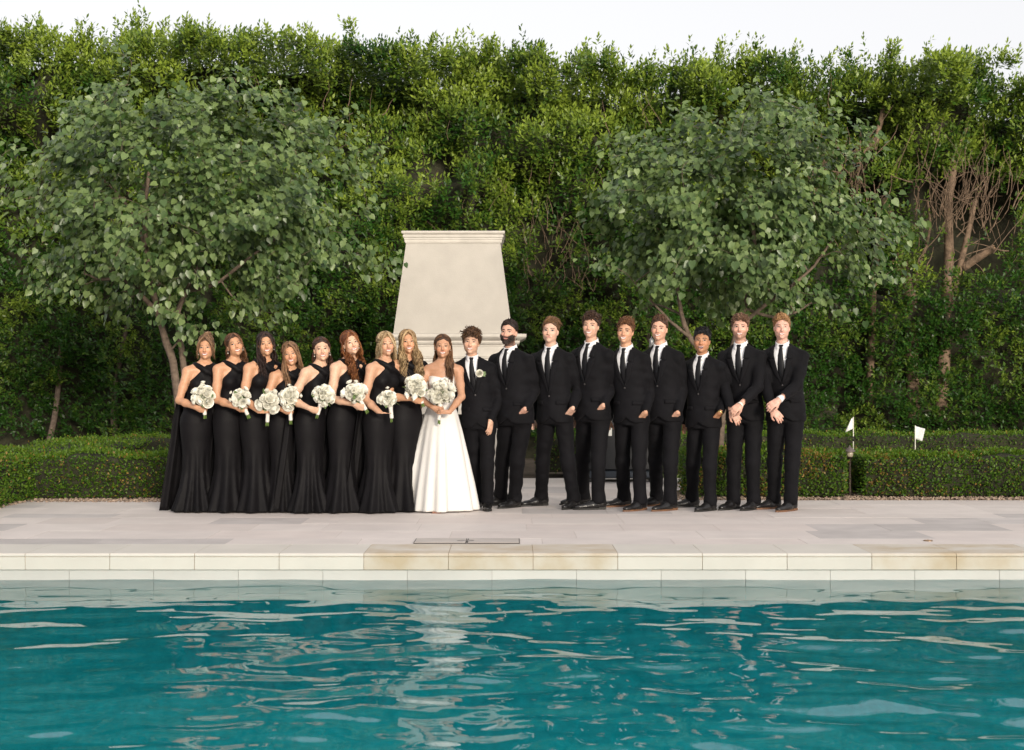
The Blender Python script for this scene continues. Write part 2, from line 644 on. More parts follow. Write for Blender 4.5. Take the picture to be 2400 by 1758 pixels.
# coping: bullnose cap slabs over face blocks, pool wall tiles below in half bond
coping = tag(link('pool_coping', None), kind='structure')
BL = 0.603
rs = np.random.default_rng(3)
def cap_mesh():
    m = MB()
    a = [(0, -.022), (0, -.012), (.005, -.004), (.014, 0.0), (.60, 0.0), (.60, -.022)]
    g_ = .002
    R = np.array([[(x, y, z) for y, z in a] for x in (g_, BL - g_)])
    k = len(a)
    q = [(j, (j + 1) % k, k + (j + 1) % k, k + j) for j in range(k)]
    m.add(R.reshape(-1, 3), q)
    m.add(R[0], None, [(0, 2, 1), (0, 3, 2), (0, 4, 3), (0, 5, 4)])
    m.add(R[1], None, [(0, 1, 2), (0, 2, 3), (0, 3, 4), (0, 4, 5)])
    return m.data('coping_slab')
cap_d, cap_s = cap_mesh(), cap_mesh()
fb = MB().box((.002, .003, -.118), (BL - .002, .30, -.0255), .003)
fac_d, fac_s = fb.data('coping_face'), fb.data('coping_face')
for dd, mm in ((cap_d, M_cream), (fac_d, M_cream), (cap_s, M_cream_stain), (fac_s, M_cream_stain)):
    dd.materials.append(mm)
wt = MB().box((.0015, .016, -.34), (BL - .0015, .30, -.1215), .002).data('wall_tile')
wt.materials.append(M_wallt)
x0 = (455.5 - CX) / F * YC
i0 = int((XL - x0) / BL) - 1
for i in range(i0, i0 + 31):
    x = x0 + i * BL
    st = abs(x + .53) < .75 or abs(x - 2.97) < .62
    link('coping_slab', cap_s if st else cap_d, None, coping, (x, YC, 0))
    link('coping_face', fac_s if st else fac_d, None, coping, (x, YC, 0))
    link('wall_tile', wt, None, coping, (x + .31, YC, 0))
MB().box((XL, YC + .010, -.117), (XR, YC + .58, -.004)).build('joint_bed', M_rust, coping)
MB().box((XL, YC + .024, -.30), (XR, YC + .58, -.122)).build('grout_bed', M_joint, coping)
# near coping, under the camera
nc = tag(link('near_coping', None), kind='structure')
nd = MB().box((.002, 0, -.3), (BL - .002, .6, 0), .006).data('coping_slab')
nd.materials.append(M_cream)
for i in range(i0, i0 + 31):
    link('coping_slab', nd, None, nc, (x0 + i * BL, PB - .6, 0))

# terrace of sawn stone slabs in rows of mixed length
terrace = tag(link('terrace', None), kind='structure')
YT = YC + .606
TX0, TX1 = -3.3, 1.75
rows = []
y = YT
rp = np.random.default_rng(21)
pat = [.40, .60, .60, .60, .40, .60, .40, .60, .60, .40, .60, .40, .60, .60, .40]
for i, w in enumerate(pat):
    rows.append((y, y + w))
    y += w
SL = {}
def slab_mesh(L_, w, mi):
    key = (round(L_, 2), round(w, 2), mi)
    if key not in SL:
        d = MB().box((.0013, .0013, -.05), (L_ - .0013, w - .0013, 0), .0008).data('paving_slab')
        d.materials.append((M_stone, M_stone_pink, M_stone_grey)[mi])
        SL[key] = d
    return SL[key]
for y0, y1 in rows:
    wide = y0 < 15.1
    xa, xb = (-7.2 if y0 < 14 else -5.1, 7.4) if wide else (TX0, TX1)
    x = xa - rp.uniform(0, .6)
    while x < xb:
        L_ = float(rp.choice([.6, .8, .9, 1.0, 1.2]))
        mi = int(rp.choice(3, p=[.56, .25, .19]))
        link('paving_slab', slab_mesh(L_, y1 - y0, mi), None, terrace, (x, y0, float(rp.uniform(-.0012, .0))))
        x += L_
MB().box((-8.6, YT - .01, -.05), (8.6, 15.2, -.003)).build('joint_bed', M_joint, terrace)
MB().box((TX0 - .6, 15.2, -.05), (TX1 + 1.0, rows[-1][1], -.0035)).build('joint_bed', M_joint, terrace)
nt_ = tag(link('near_terrace', None), kind='structure')
y = PB - .602
for i in range(7):
    x = -6.0 - rp.uniform(0, .6)
    while x < 6:
        L_ = float(rp.choice([.6, .8, 1.0, 1.2]))
        link('paving_slab', slab_mesh(L_, .6, int(rp.choice(3, p=[.56, .25, .19]))), None, nt_, (x, y - .6, 0))
        x += L_
    y -= .6

# skimmer lids let into the first row of slabs, and a small round deck drain
M_dark = mat('dark_joint', (0.10, 0.09, 0.08), 0.8)
M_lid = mat('lid_stone', (0.53, 0.475, 0.43), 0.6, 0.1, 3, 0.1, 60)
for k, (ua, ub) in enumerate(((972, 1094), (1096, 1218))):
    xa, xb = (ua - CX) / F * 11.2, (ub - CX) / F * 11.2
    r_ = link('skimmer_lid', None, loc=((xa + xb) / 2, YT + .18, .004))
    w = (xb - xa) / 2
    MB().box((-w, -.165, -.003), (w, .165, .003)).build('frame', M_dark, r_)
    MB().box((-w + .007, -.158, -.002), (w - .007, .158, .0055), .001).build('lid', M_lid, r_)
    if k == 0:
        a = np.arange(16) / 16 * 2 * PI
        for c in (-.012, .055):
            m = MB()
            rr = [np.stack([.33 * 0 + .17 + c + r * np.cos(a), -.02 + r * np.sin(a), np.full(16, z)], -1) for r, z in ((.032, .0056), (.03, .008), (.022, .008), (.02, .0058))]
            m.rings(rr, cap=False)
            m.build('lift_ring', mat('lid_ring', (0.25, 0.23, 0.22), 0.4, metal=.6), r_)
    tag(r_, ('stone skimmer lid with two small metal rings, set in terrace paving behind the coping', 'plain stone skimmer lid right of the one with rings, set in terrace paving')[k], 'skimmer lid', 'skimmer lids in the terrace')
xd, yd = (2175 - CX) / F * gd(1268), gd(1268)
a = np.arange(20) / 20 * 2 * PI
m = MB()
m.rings([np.stack([r * np.cos(a), r * np.sin(a), np.full(20, z)], -1) for r, z in ((.036, .0), (.035, .006), (.028, .007), (.026, .003), (.02, .003))])
dr = m.build('deck_drain', mat('brass_drain', (0.30, 0.20, 0.12), 0.45, 0.2, 30, metal=.7), loc=(xd, yd, 0))
tag(dr, 'small round brass drain in the paving behind the pool coping at right', 'drain')

# unseen building, added behind the camera to hold back part of the low sun
M_hw = mat('sun_block_stucco', (.62, .56, .47), .9, .06, 1.5, .2, 60)
M_hr = mat('sun_block_roof', (.16, .11, .085), .9, .25, 6, .5, 20)
M_hg = mat('sun_block_glass', (.03, .04, .05), .1)
sun_block_house = tag(link('sun_block_house', None, loc=(14, -27, 0)), kind='structure')
HW, HD_ = 42.0, 7.0
MB().box((-HW, -HD_, -.1), (HW, HD_, 5.8)).build('wall', M_hw, sun_block_house)
rf = MB().add([(-HW - .6, -HD_ - .6, 5.8), (HW + .6, -HD_ - .6, 5.8), (HW + .6, HD_ + .6, 5.8), (-HW - .6, HD_ + .6, 5.8), (-HW + 5, 0, HRIDGE), (HW - 5, 0, HRIDGE)],
              [(0, 1, 5, 4), (2, 3, 4, 5), (3, 2, 1, 0)], [(1, 2, 5), (3, 0, 4)])
rf.build('roof', M_hr, sun_block_house)
for k in range(14):
    for z in (.9, 3.6):
        x = -HW + 3 + k * 6
        wdw = MB().box((x - .9, HD_ - .05, z), (x + .9, HD_ + .04, z + 1.9)).build('window', M_hw, sun_block_house)
        MB().box((x - .8, HD_ + .0, z + .1), (x + .8, HD_ + .06, z + 1.8)).build('pane', M_hg, wdw)

# ------------------------------------------------------------------ fireplace
M_stucco = mat('stucco', (0.40, 0.375, 0.34), 0.9, 0.05, 5, 0.25, 90)
M_mould = mat('cast_stone', (0.48, 0.45, 0.405), 0.75, 0.10, 6, 0.15, 50)
M_soot = mat('soot', (0.02, 0.018, 0.016), 0.95, 0.3, 8)
FXc, FY = (1062 - CX) / F * 18.9, 18.7
fire = link('outdoor_fireplace', None, loc=(FXc, FY, 0))
tag(fire, 'pale stucco outdoor fireplace with flared chimney and moulded stone cap', 'fireplace')
def rect(hw, y0, y1, z):
    return [(-hw, y0, z), (hw, y0, z), (hw, y1, z), (-hw, y1, z)]
m = MB()
zz = np.linspace(1.86, 3.12, 9)
hw = np.interp(zz, [1.86, 3.12], [.765, .600])
yf = np.interp(zz, [1.86, 3.12], [.10, .26])
m.rings([rect(a_, b_, 1.0, c_) for a_, b_, c_ in zip(hw, yf, zz)])
m.build('chimney_hood', M_stucco, fire)
m = MB()
prof = [(.606, 3.055), (.622, 3.057), (.630, 3.075), (.630, 3.098), (.637, 3.104), (.637, 3.122), (.648, 3.130), (.652, 3.150), (.648, 3.160), (.640, 3.163), (.645, 3.168), (.662, 3.178), (.668, 3.190), (.668, 3.206), (.660, 3.212)]
m.rings([rect(a_, .255 - (a_ - .606), 1.0 + (a_ - .606), z_ - .02) for a_, z_ in prof])
m.build('chimney_cap', M_mould, fire)
m = MB()
pm = [(.80, 1.44), (.80, 1.50), (.815, 1.51), (.815, 1.535), (.83, 1.545), (.83, 1.555), (.80, 1.565), (.80, 1.695), (.812, 1.70), (.812, 1.715), (.845, 1.725), (.86, 1.745), (.86, 1.765), (.905, 1.785), (.93, 1.80), (.945, 1.815), (.945, 1.850), (.80, 1.861)]
m.rings([rect(a_, .10 - (a_ - .80) * 1.0, 1.02, z_) for a_, z_ in pm])
m.build('mantel', M_mould, fire)
m = MB()
m.box((-.66, .12, .10), (-.40, 1.0, 1.4395), .004).box((.40, .12, .10), (.66, 1.0, 1.4395), .004).box((-.3995, .12, .82), (.3995, 1.0, 1.4395), .004)
m.build('surround', M_mould, fire)
for z in (.60,):
    for s_ in (-1, 1):
        MB().box((s_ * .53 - .136, .112, z - .012), (s_ * .53 + .136, .20, z + .012), .004).build('band', M_mould, fire)
MB().box((-.74, .05, 0), (.74, 1.02, .0995), .012).build('plinth', M_mould, fire)
MB().box((-.40, .60, .10), (.40, .99, .82)).build('firebox', M_soot, fire)

# ------------------------------------------------------------------ foliage
M_leaf_hedge = leaf_mat('ficus_leaf', .42, .30, .45)
M_leaf_box = leaf_mat('box_leaf', .5, .25, .35)
M_leaf_tree = leaf_mat('heart_leaf', .40, .30, .55)
M_bark = mat('bark', (0.13, 0.095, 0.07), 0.95, 0.4, 18, 0.8, 40)
M_bark_pale = mat('pruned_bark', (0.15, 0.10, 0.065), 0.9, 0.35, 16, 0.8, 40)
M_cutwood = mat('cut_wood', (0.36, 0.22, 0.12), 0.8, 0.15, 30)
M_inner = mat('hedge_shade_core', (0.022, 0.022, 0.010), 0.95, 0.5, 9, 0.8, 20)  # near-black: shade between the leaves painted into the core colour

LANCE = (np.array([(0, 0, 0), (-.5, .38, .10), (0, .42, -.02), (.5, .38, .10), (0, 1, -.16)]), np.array([(0, 2, 4, 1), (0, 3, 4, 2)]))
HEART = (np.array([(0, 0, 0), (-.30, -.10, .03), (-.52, .24, .06), (-.36, .62, .03), (0, 1.0, -.14), (.36, .62, .03), (.52, .24, .06), (.30, -.10, .03), (0, .45, -.05)]),
         np.array([(0, 8, 2, 1), (8, 4, 3, 2), (0, 7, 6, 8), (8, 6, 5, 4)]))
QUAD = (np.array([(0, 0, 0), (-.5, .5, .12), (0, 1, 0), (.5, .5, .12)]), np.array([(0, 3, 2, 1)]))

def leaves(T, pos, axis, normal, Ln, Wd, col):
    tv, tf = T
    ax = nrm(axis)
    sd = nrm(np.cross(ax, normal))
    no = np.cross(sd, ax)
    V = pos[:, None] + sd[:, None] * (tv[None, :, 0:1] * Wd[:, None, None]) + ax[:, None] * (tv[None, :, 1:2] * Ln[:, None, None]) + no[:, None] * (tv[None, :, 2:3] * Wd[:, None, None])
    Fc = (tf[None] + (np.arange(len(pos)) * len(tv))[:, None, None]).reshape(-1, tf.shape[1])
    Cc = np.repeat(col, len(tv), axis=0)
    return V.reshape(-1, 3), Fc, Cc

def leaf_frames(pos, axis, normal, Ln, Wd):
    ax = nrm(axis)
    sd = nrm(np.cross(ax, normal))
    no = np.cross(sd, ax)
    return [Matrix(((s[0] * w, a[0] * l, n_[0] * w, p_[0]), (s[1] * w, a[1] * l, n_[1] * w, p_[1]), (s[2] * w, a[2] * l, n_[2] * w, p_[2]), (0, 0, 0, 1))) for s, a, n_, p_, l, w in zip(sd, ax, no, pos, Ln, Wd)]

# ---- tall clipped ficus hedge across the back
HY = 24.6
TOPU = np.array([-500, 0, 200, 265, 300, 400, 520, 600, 700, 740, 800, 900, 960, 1010, 1100, 1190, 1228, 1260, 1330, 1372, 1400, 1550, 1630, 1700, 1760, 1830, 1900, 1960, 2050, 2150, 2200, 2230, 2300, 2700])
TOPV = np.array([80, 70, 80, 58, 78, 92, 95, 92, 96, 86, 110, 118, 118, 103, 110, 126, 165, 138, 128, 168, 142, 142, 128, 132, 150, 165, 130, 138, 140, 145, 175, 185, 180, 190])
def top_z(x):
    u = x / HY * 3220 + 1127.5
    return H + (847.5 - np.interp(u, TOPU, TOPV)) / 3220 * HY - .10
nA, nB, nC, nD = Noise(1, .35), Noise(2, .9), Noise(3, 2.2), Noise(8, .55)
def hedge_face(x, z):
    P = np.stack([x, z, np.zeros_like(x)], -1)
    up = sstep(z, 2.2, 5.0)
    return HY - (.16 + .20 * up) * nA(P) - (.10 + .24 * up) * nB(P) - (.04 + .05 * up) * nC(P)
def hedge_density(x, z):
    d = np.ones_like(x)
    P = np.stack([x, z, np.zeros_like(x)], -1)
    # opened-up stretch at right where limbs were pruned, and a thin twiggy patch beside the right tree
    o = sstep(x, 5.2, 6.3) * sstep(z, 2.75, 3.15) * (1 - sstep(z + .25 * nB(P), 4.35, 4.9))
    d *= 1 - .97 * np.clip(o * (1 + .5 * nD(P)), 0, 1)
    o2 = np.exp(-((x - .75) / .55) ** 2 - ((z - 3.55) / .75) ** 2)
    d *= 1 - .85 * o2
    o3 = np.exp(-((x - 5.9) / .45) ** 2 - ((z - 4.9) / .6) ** 2)
    d *= 1 - .8 * o3
    up = sstep(z, 3.0, 5.0)
    d *= np.clip(1 - up * .80 * sstep(-nB(P * np.array([1.0, .8, 1])) - .3 * nC(P), .25, 1.1), .06, 1)
    d *= np.clip(1 - (1 - up) * .45 * sstep(-nC(P) - .5 * nB(P), .5, 1.3), .1, 1)
    return d
rl = np.random.default_rng(17)
NS = 30000
sx = rl.uniform(-10.6, 10.6, NS)
sz = rl.uniform(.02, 1.0, NS) ** .94 * (top_z(sx) - .15) + .15
keep = rl.uniform(size=NS) < hedge_density(sx, sz)
sx, sz = sx[keep], sz[keep]
ex = rl.uniform(-10.6, 10.6, 2600)
sx, sz = np.append(sx, ex), np.append(sz, top_z(ex) - np.abs(rl.normal(0, .38, 2600)))
sy = hedge_face(sx, sz) + np.abs(rl.normal(0, .10, len(sx)))
# crown along the top, reaching back, with taller tufts
NT = 6000
tx = rl.uniform(-10.6, 10.6, NT)
tz = top_z(tx) + rl.normal(-.32, .24, NT)
ty = HY + rl.uniform(-.1, 1.9, NT)
tufts = rl.uniform(-10.5, 10.5, 62)
for t in tufts:
    k = 16
    hgt = rl.uniform(.1, .42)
    f_ = rl.uniform(0, 1, k)
    tx = np.append(tx, t + rl.normal(0, .10, k) * (1.2 - f_))
    tz = np.append(tz, top_z(np.full(k, t)) - .15 + hgt * f_ * 1.25)
    ty = np.append(ty, HY + .1 + rl.normal(0, .12, k))
# lone limb sticking out at the top right
k = 90
f_ = rl.uniform(0, 1, k)
tx = np.append(tx, 6.9 + 1.55 * f_)
tz = np.append(tz, 6.25 + .28 * np.sin(f_ * 2.2) + rl.normal(0, .05, k) * (1.3 - f_))
ty = np.append(ty, HY - .2 + rl.normal(0, .1, k))
nf = len(sx)
SP = np.stack([np.append(sx, tx), np.append(sy, ty), np.append(sz, tz)], -1)
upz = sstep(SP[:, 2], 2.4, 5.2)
sd = np.stack([rl.normal(0, .45, len(SP)), -1 + rl.normal(0, .25, len(SP)), .30 + .35 * upz + rl.normal(0, .35, len(SP))], -1)
sd[nf:] = np.stack([rl.normal(0, .4, len(SP) - nf), rl.normal(-.3, .4, len(SP) - nf), 1 + rl.normal(0, .2, len(SP) - nf)], -1)
sd = nrm(sd)
NL = 8
SPL = rl.uniform(.13, .26, len(SP)) * (.85 + .35 * upz)
pos, axs, nor, ln, wd, col = [], [], [], [], [], []
ref = nrm(np.cross(sd, np.array([.3, .2, 1.0])))
ref2 = np.cross(sd, ref)
sunlit_share = np.clip(.03 + .66 * upz + .28 * nB(SP) + rl.normal(0, .18, len(SP)), 0, 1)   # yellow-green share, varied at random; sunlit top and shaded foot painted in
for j in range(NL):
    t = (j + .3) / NL
    a = j * 2.4 + rl.uniform(0, .8, len(SP))
    rad = ref * np.cos(a)[:, None] + ref2 * np.sin(a)[:, None]
    pos.append(SP + sd * (SPL * t)[:, None] + rad * .006)
    axs.append(sd * (.35 + .75 * t) + rad * (1.0 - .45 * t) + rl.normal(0, .12, SP.shape))
    nor.append(sd * .8 + np.array([0, -.25, .55]) - rad * .3 + rl.normal(0, .2, SP.shape))
    l_ = rl.uniform(.075, .118, len(SP)) * (1 - .25 * t) * (.92 + .22 * upz)
    ln.append(l_)
    wd.append(l_ * rl.uniform(.38, .5, len(SP)))
    yg = np.clip(sunlit_share * (.35 + .9 * t) + rl.normal(0, .1, len(SP)), 0, 1)[:, None]
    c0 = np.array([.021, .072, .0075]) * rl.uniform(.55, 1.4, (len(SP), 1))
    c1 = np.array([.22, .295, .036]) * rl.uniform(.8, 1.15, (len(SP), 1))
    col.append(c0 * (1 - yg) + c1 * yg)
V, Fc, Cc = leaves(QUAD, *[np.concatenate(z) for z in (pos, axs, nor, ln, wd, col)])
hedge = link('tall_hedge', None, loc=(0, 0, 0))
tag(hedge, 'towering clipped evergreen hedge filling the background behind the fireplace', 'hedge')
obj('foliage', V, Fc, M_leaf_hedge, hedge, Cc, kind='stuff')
# hedge core behind the leaves; their shade is put into its near-black colour
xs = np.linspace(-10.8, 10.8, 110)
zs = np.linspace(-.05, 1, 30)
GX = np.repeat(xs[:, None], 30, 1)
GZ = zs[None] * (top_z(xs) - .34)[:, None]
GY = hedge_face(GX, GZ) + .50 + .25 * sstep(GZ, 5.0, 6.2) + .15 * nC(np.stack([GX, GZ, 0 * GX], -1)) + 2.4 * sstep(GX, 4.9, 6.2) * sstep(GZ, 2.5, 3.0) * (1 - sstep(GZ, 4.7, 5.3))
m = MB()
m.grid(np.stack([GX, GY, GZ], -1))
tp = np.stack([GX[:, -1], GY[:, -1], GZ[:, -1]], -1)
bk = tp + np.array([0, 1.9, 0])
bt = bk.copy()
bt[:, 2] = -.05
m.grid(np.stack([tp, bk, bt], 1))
m.build('shade_core', M_inner, hedge, smooth=True)
# bare stems and twigs
def twig_set(n_, box, L_, r0, seed, up=.9, curl=.25):
    r = np.random.default_rng(seed)
    base = r.uniform(box[0], box[1], (n_, 3))
    d = nrm(np.stack([r.normal(0, .4, n_), r.normal(-.25, .35, n_), up + r.normal(0, .4, n_)], -1))
    s = np.linspace(0, 1, 6)[None, :, None]
    ll = (L_ * r.uniform(.4, 1.2, n_))[:, None, None]
    b2 = nrm(r.normal(size=(n_, 3)))[:, None]
    P = base[:, None] + d[:, None] * s * ll + b2 * curl * ll * s * s + b2[:, :, [1, 2, 0]] * .06 * np.sin(s * 7) * ll
    R = r0 * r.uniform(.5, 1.3, n_)[:, None] * np.linspace(1, .35, 6)[None]
    return tubes(P, R, 4)
tw = []
for args in ((90, ((5.6, 24.2, 3.0), (8.6, 25.0, 4.7)), .9, .011, 31), (60, ((.2, 24.4, 2.7), (1.4, 24.7, 4.1)), .6, .007, 32), (70, ((4.9, 24.2, 4.0), (6.2, 24.6, 5.2)), .7, .009, 33), (70, ((7.0, 24.0, 3.7), (7.9, 24.3, 4.4)), 1.0, .008, 35), (110, ((-10, 24.3, 3.5), (6, 24.6, 6.0)), .6, .007, 34)):
    tw.append(twig_set(*args))
vv, qq, k = [], [], 0
for v_, q_ in tw:
    vv.append(v_)
    qq.append(q_ + k)
    k += len(v_)
obj('twigs', np.concatenate(vv), np.concatenate(qq), M_bark_pale, hedge, kind='stuff')
def D(u, v, d):                       # point of the place seen at photo position (on the 2255-wide print), d metres away
    return px(u * 1.0643, v * 1.0643, d)
def limb_part(pts, r0, r1, m_, parent, name, n_=14, k=9):
    P = bez(pts, n_)
    v_, q_ = tubes(P[None], np.linspace(r0, r1, n_)[None], k)
    t_ = [[(j + 1) % k, j, n_ * k] for j in range(k)] + [[(n_ - 1) * k + j, (n_ - 1) * k + (j + 1) % k, n_ * k + 1] for j in range(k)]
    v_ = np.vstack([v_, P[0], P[-1]])
    return obj(name, v_, [q_, np.array(t_)], m_, parent)
dd = 24.95
def frame_from_ax(t_):
    f_ = nrm(t_)
    s_ = nrm(np.cross(f_, (0, .2, 1)))
    return s_, f_, np.cross(s_, f_)
for pts, r0, r1 in (([D(2012, 930, dd), D(2008, 780, dd), D(2003, 660, dd), D(1985, 570, dd), D(1965, 490, dd + .1), D(1945, 440, dd + .3)], .115, .07),
                    ([D(2070, 930, dd), D(2080, 760, dd), D(2085, 640, dd), D(2090, 560, dd), D(2088, 450, dd), D(2100, 370, dd), D(2092, 290, dd + .2)], .12, .045),
                    ([D(2080, 760, dd), D(2095, 660, dd), D(2110, 600, dd), D(2130, 520, dd), D(2148, 440, dd + .1)], .075, .04),
                    ([D(1915, 900, dd), D(1920, 720, dd), D(1925, 600, dd), D(1940, 520, dd - .05), D(1962, 470, dd - .1)], .065, .05),
                    ([D(2010, 720, dd), D(2020, 600, dd), D(2040, 540, dd), D(2048, 490, dd), D(2042, 440, dd)], .035, .018),
                    ([D(2120, 590, dd), D(2165, 560, dd - .1), D(2190, 545, dd - .15)], .075, .065),
                    ([D(2100, 330, dd), D(2125, 290, dd), D(2140, 210, dd + .1)], .04, .02),
                    ([D(2085, 390, dd), D(2062, 330, dd), D(2055, 260, dd)], .03, .015),
                    ([D(1925, 330, dd), D(1940, 260, dd), D(1955, 200, dd + .1)], .05, .025),
                    ([D(1885, 360, dd), D(1930, 300, dd), D(1948, 250, dd)], .035, .02),
                    ([D(1990, 610, dd - .05), D(1978, 590, dd - .15), D(1965, 578, dd - .22)], .055, .05)):
    limb_part(pts, r0, r1, M_bark_pale, hedge, 'trunk')
for c_, t_, r_ in ((D(2190, 545, dd - .15), D(2190, 545, dd - .15) - D(2165, 560, dd - .1), .064), (D(1965, 578, dd - .22), D(1965, 578, dd - .22) - D(1978, 590, dd - .15), .049)):
    a = np.arange(12) / 12 * 2 * PI
    Bc = frame_from_ax(t_)
    MB().rings([c_ + Bc[1] * w_ + r_ * k_ * (Bc[0] * np.cos(a)[:, None] + Bc[2] * np.sin(a)[:, None]) for w_, k_ in ((-.01, 1.02), (.004, 1.0))]).build('cut_stub', M_cutwood, hedge)
rb = np.random.default_rng(4)
for x in (-9.2, -7.9, -6.6, -5.3, -3.9, -2.5, 2.2, 3.5, 4.7):        # stems at the foot of the hedge
    limb_part([(x, HY + .1, -.05), (x + rb.normal(0, .1), HY + .2, .8), (x + rb.normal(0, .3), HY + .45, 2.2)], .06, .04, M_bark, hedge, 'trunk', 8, 7)

# ---- clipped box hedges
nbx, nby = Noise(41, 1.1), Noise(42, 4.0)
def box_hedge(path, width, height, label, n_leaf, seed, dry=0.25, Lf=.029):
    """hedge along a polyline, clipped square, with tiny leaves on every face"""
    r = np.random.default_rng(seed)
    P = np.asarray(path, float)
    seg = np.diff(P, axis=0)
    sl = np.linalg.norm(seg, axis=1)
    cs = np.concatenate([[0], np.cumsum(sl)])
    tot = cs[-1]
    tang = []
    for i in range(len(P)):
        t = (seg[min(i, len(seg) - 1)] / sl[min(i, len(seg) - 1)]) + (seg[max(i - 1, 0)] / sl[max(i - 1, 0)])
        t = t / np.linalg.norm(t)
        c = abs(t @ (seg[min(i, len(seg) - 1)] / sl[min(i, len(seg) - 1)]))
        tang.append(np.array([-t[1], t[0]]) / c)
    tang = np.array(tang)
    w2 = width / 2
    per = np.array([(-w2, .02), (-w2, height - .04), (-w2 + .04, height), (w2 - .04, height), (w2, height - .04), (w2, .02)])
    pl = np.concatenate([[0], np.cumsum(np.linalg.norm(np.diff(per, axis=0), axis=1))])
    def at(s, o, z):
        c = np.stack([np.interp(s, cs, P[:, i]) for i in (0, 1)], -1)
        nn = np.stack([np.interp(s, cs, tang[:, i]) for i in (0, 1)], -1)
        q_ = np.concatenate([c + nn * o[:, None], z[:, None]], 1)
        return q_, nn
    def surf(s, e):
        o, z = np.interp(e, pl, per[:, 0]), np.interp(e, pl, per[:, 1])
        q_, nn = at(s, o, z)
        top = (np.abs(o) < w2 - .03)
        n3 = np.where(top[:, None], np.array([0, 0, 1.0]), np.concatenate([nn * np.sign(o)[:, None], np.zeros((len(s), 1))], 1))
        b_ = .022 * nbx(q_) + .012 * nby(q_)
        return q_ + n3 * b_[:, None], n3
    ends = int(n_leaf * .06)
    s = np.concatenate([r.uniform(0, tot, n_leaf), r.choice([0.0, tot], ends)])
    e = r.uniform(0, pl[-1], n_leaf + ends)
    q_, n3 = surf(s, e)
    o_ = r.uniform(-w2, w2, ends)
    z_ = r.uniform(.02, height, ends)
    qe, _ = at(s[n_leaf:], o_, z_)
    q_[n_leaf:] = qe
    dirn = np.where(s[n_leaf:, None] < tot / 2, -seg[0] / sl[0], seg[-1] / sl[-1])
    n3[n_leaf:, :2] = dirn
    n3[n_leaf:, 2] = 0
    n3 = nrm(n3)
    q_ = q_ + n3 * r.normal(-.006, .016, (len(q_), 1))
    ax_ = nrm(n3 * .7 + r.normal(0, .6, q_.shape) + np.array([0, 0, .35]))
    no_ = n3 + r.normal(0, .5, q_.shape)
    l_ = r.uniform(.7, 1.35, len(q_)) * Lf
    dr_ = np.clip((nbx(q_ * 1.3 + 9) - .35) * .9, 0, 1) * dry * 1.6
    topf = n3[:, 2] > .5
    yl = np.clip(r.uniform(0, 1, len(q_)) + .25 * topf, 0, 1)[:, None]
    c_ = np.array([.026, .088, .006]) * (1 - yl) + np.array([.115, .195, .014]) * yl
    dry_m = (r.uniform(0, 1, len(q_)) < (.035 + dr_ * .5))[:, None]
    c_ = np.where(dry_m, np.array([.30, .19, .045]) * r.uniform(.5, 1.1, (len(q_), 1)), c_)
    root = link('box_hedge', None)
    tag(root, label, 'hedge', 'low clipped box hedges')
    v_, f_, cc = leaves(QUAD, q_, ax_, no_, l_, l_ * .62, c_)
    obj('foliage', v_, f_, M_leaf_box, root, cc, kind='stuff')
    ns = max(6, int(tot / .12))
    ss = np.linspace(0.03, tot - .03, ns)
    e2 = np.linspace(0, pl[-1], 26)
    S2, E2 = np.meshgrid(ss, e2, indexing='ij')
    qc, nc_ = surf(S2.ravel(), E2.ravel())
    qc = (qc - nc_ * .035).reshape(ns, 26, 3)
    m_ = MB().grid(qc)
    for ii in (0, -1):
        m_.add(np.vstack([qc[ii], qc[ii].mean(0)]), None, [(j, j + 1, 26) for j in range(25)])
    m_.build('shade_core', M_inner, root, smooth=True)  # core sheet with the shade between leaves in its colour
    return root
box_hedge([(-5.42, 11.5), (-5.42, 15.72), (-2.9, 15.72)], .84, .46, 'low box hedge at left, running from the pool edge and turning behind the bridesmaids', 34000, 51, .12)
box_hedge([(-5.42, 16.2), (-5.42, 20.2), (-1.75, 20.2)], 1.1, .47, 'low box hedge at left, behind the front one and under the left tree', 14000, 52, .1, .028)
box_hedge([(1.86, 15.9), (3.55, 15.9)], .84, .48, 'low box hedge behind the groomsmen, ending at the bronze path light', 15000, 53, .5)
box_hedge([(3.74, 15.9), (7.4, 15.9)], .8, .45, 'low box hedge at far right in front of the white golf flags', 22000, 54, .35)
box_hedge([(.35, 20.2), (2.6, 20.2)], .9, .48, 'low box hedge across the end of the terrace beside the fireplace', 6000, 55, .1, .03)
box_hedge([(2.9, 21.9), (8.6, 21.9)], .9, .47, 'dark low box hedge at right, beyond the putting green', 12000, 56, .05, .032)

# putting green, gravel
ln_ = MB()
ln_.box((1.9, 16.35, -.055), (9.5, 21.4, -.012))
tag(ln_.build('putting_green', M_lawn), kind='structure')
gv = np.random.default_rng(9)
def stones(n_, boxes):
    P = []
    w = np.array([(b[1][0] - b[0][0]) * (b[1][1] - b[0][1]) for b in boxes])
    for b, k in zip(boxes, (n_ * w / w.sum()).astype(int)):
        P.append(np.stack([gv.uniform(b[0][0], b[1][0], k), gv.uniform(b[0][1], b[1][1], k)], -1))
    return np.concatenate(P)
gb = [((-5.04, 14.95), (-2.6, 15.34)), ((-5.08, 11.1), (-4.97, 15.0)), ((1.7, 15.2), (7.5, 15.56)), ((3.4, 15.5), (3.9, 16.3)), ((1.7, 15.5), (1.95, 16.4))]
P2 = stones(4200, gb)
octa = np.array([(1, 0, 0), (-1, 0, 0), (0, 1, 0), (0, -1, 0), (0, 0, 1), (0, 0, -1)], float)
of = np.array([(0, 2, 4), (2, 1, 4), (1, 3, 4), (3, 0, 4), (2, 0, 5), (1, 2, 5), (3, 1, 5), (0, 3, 5)])
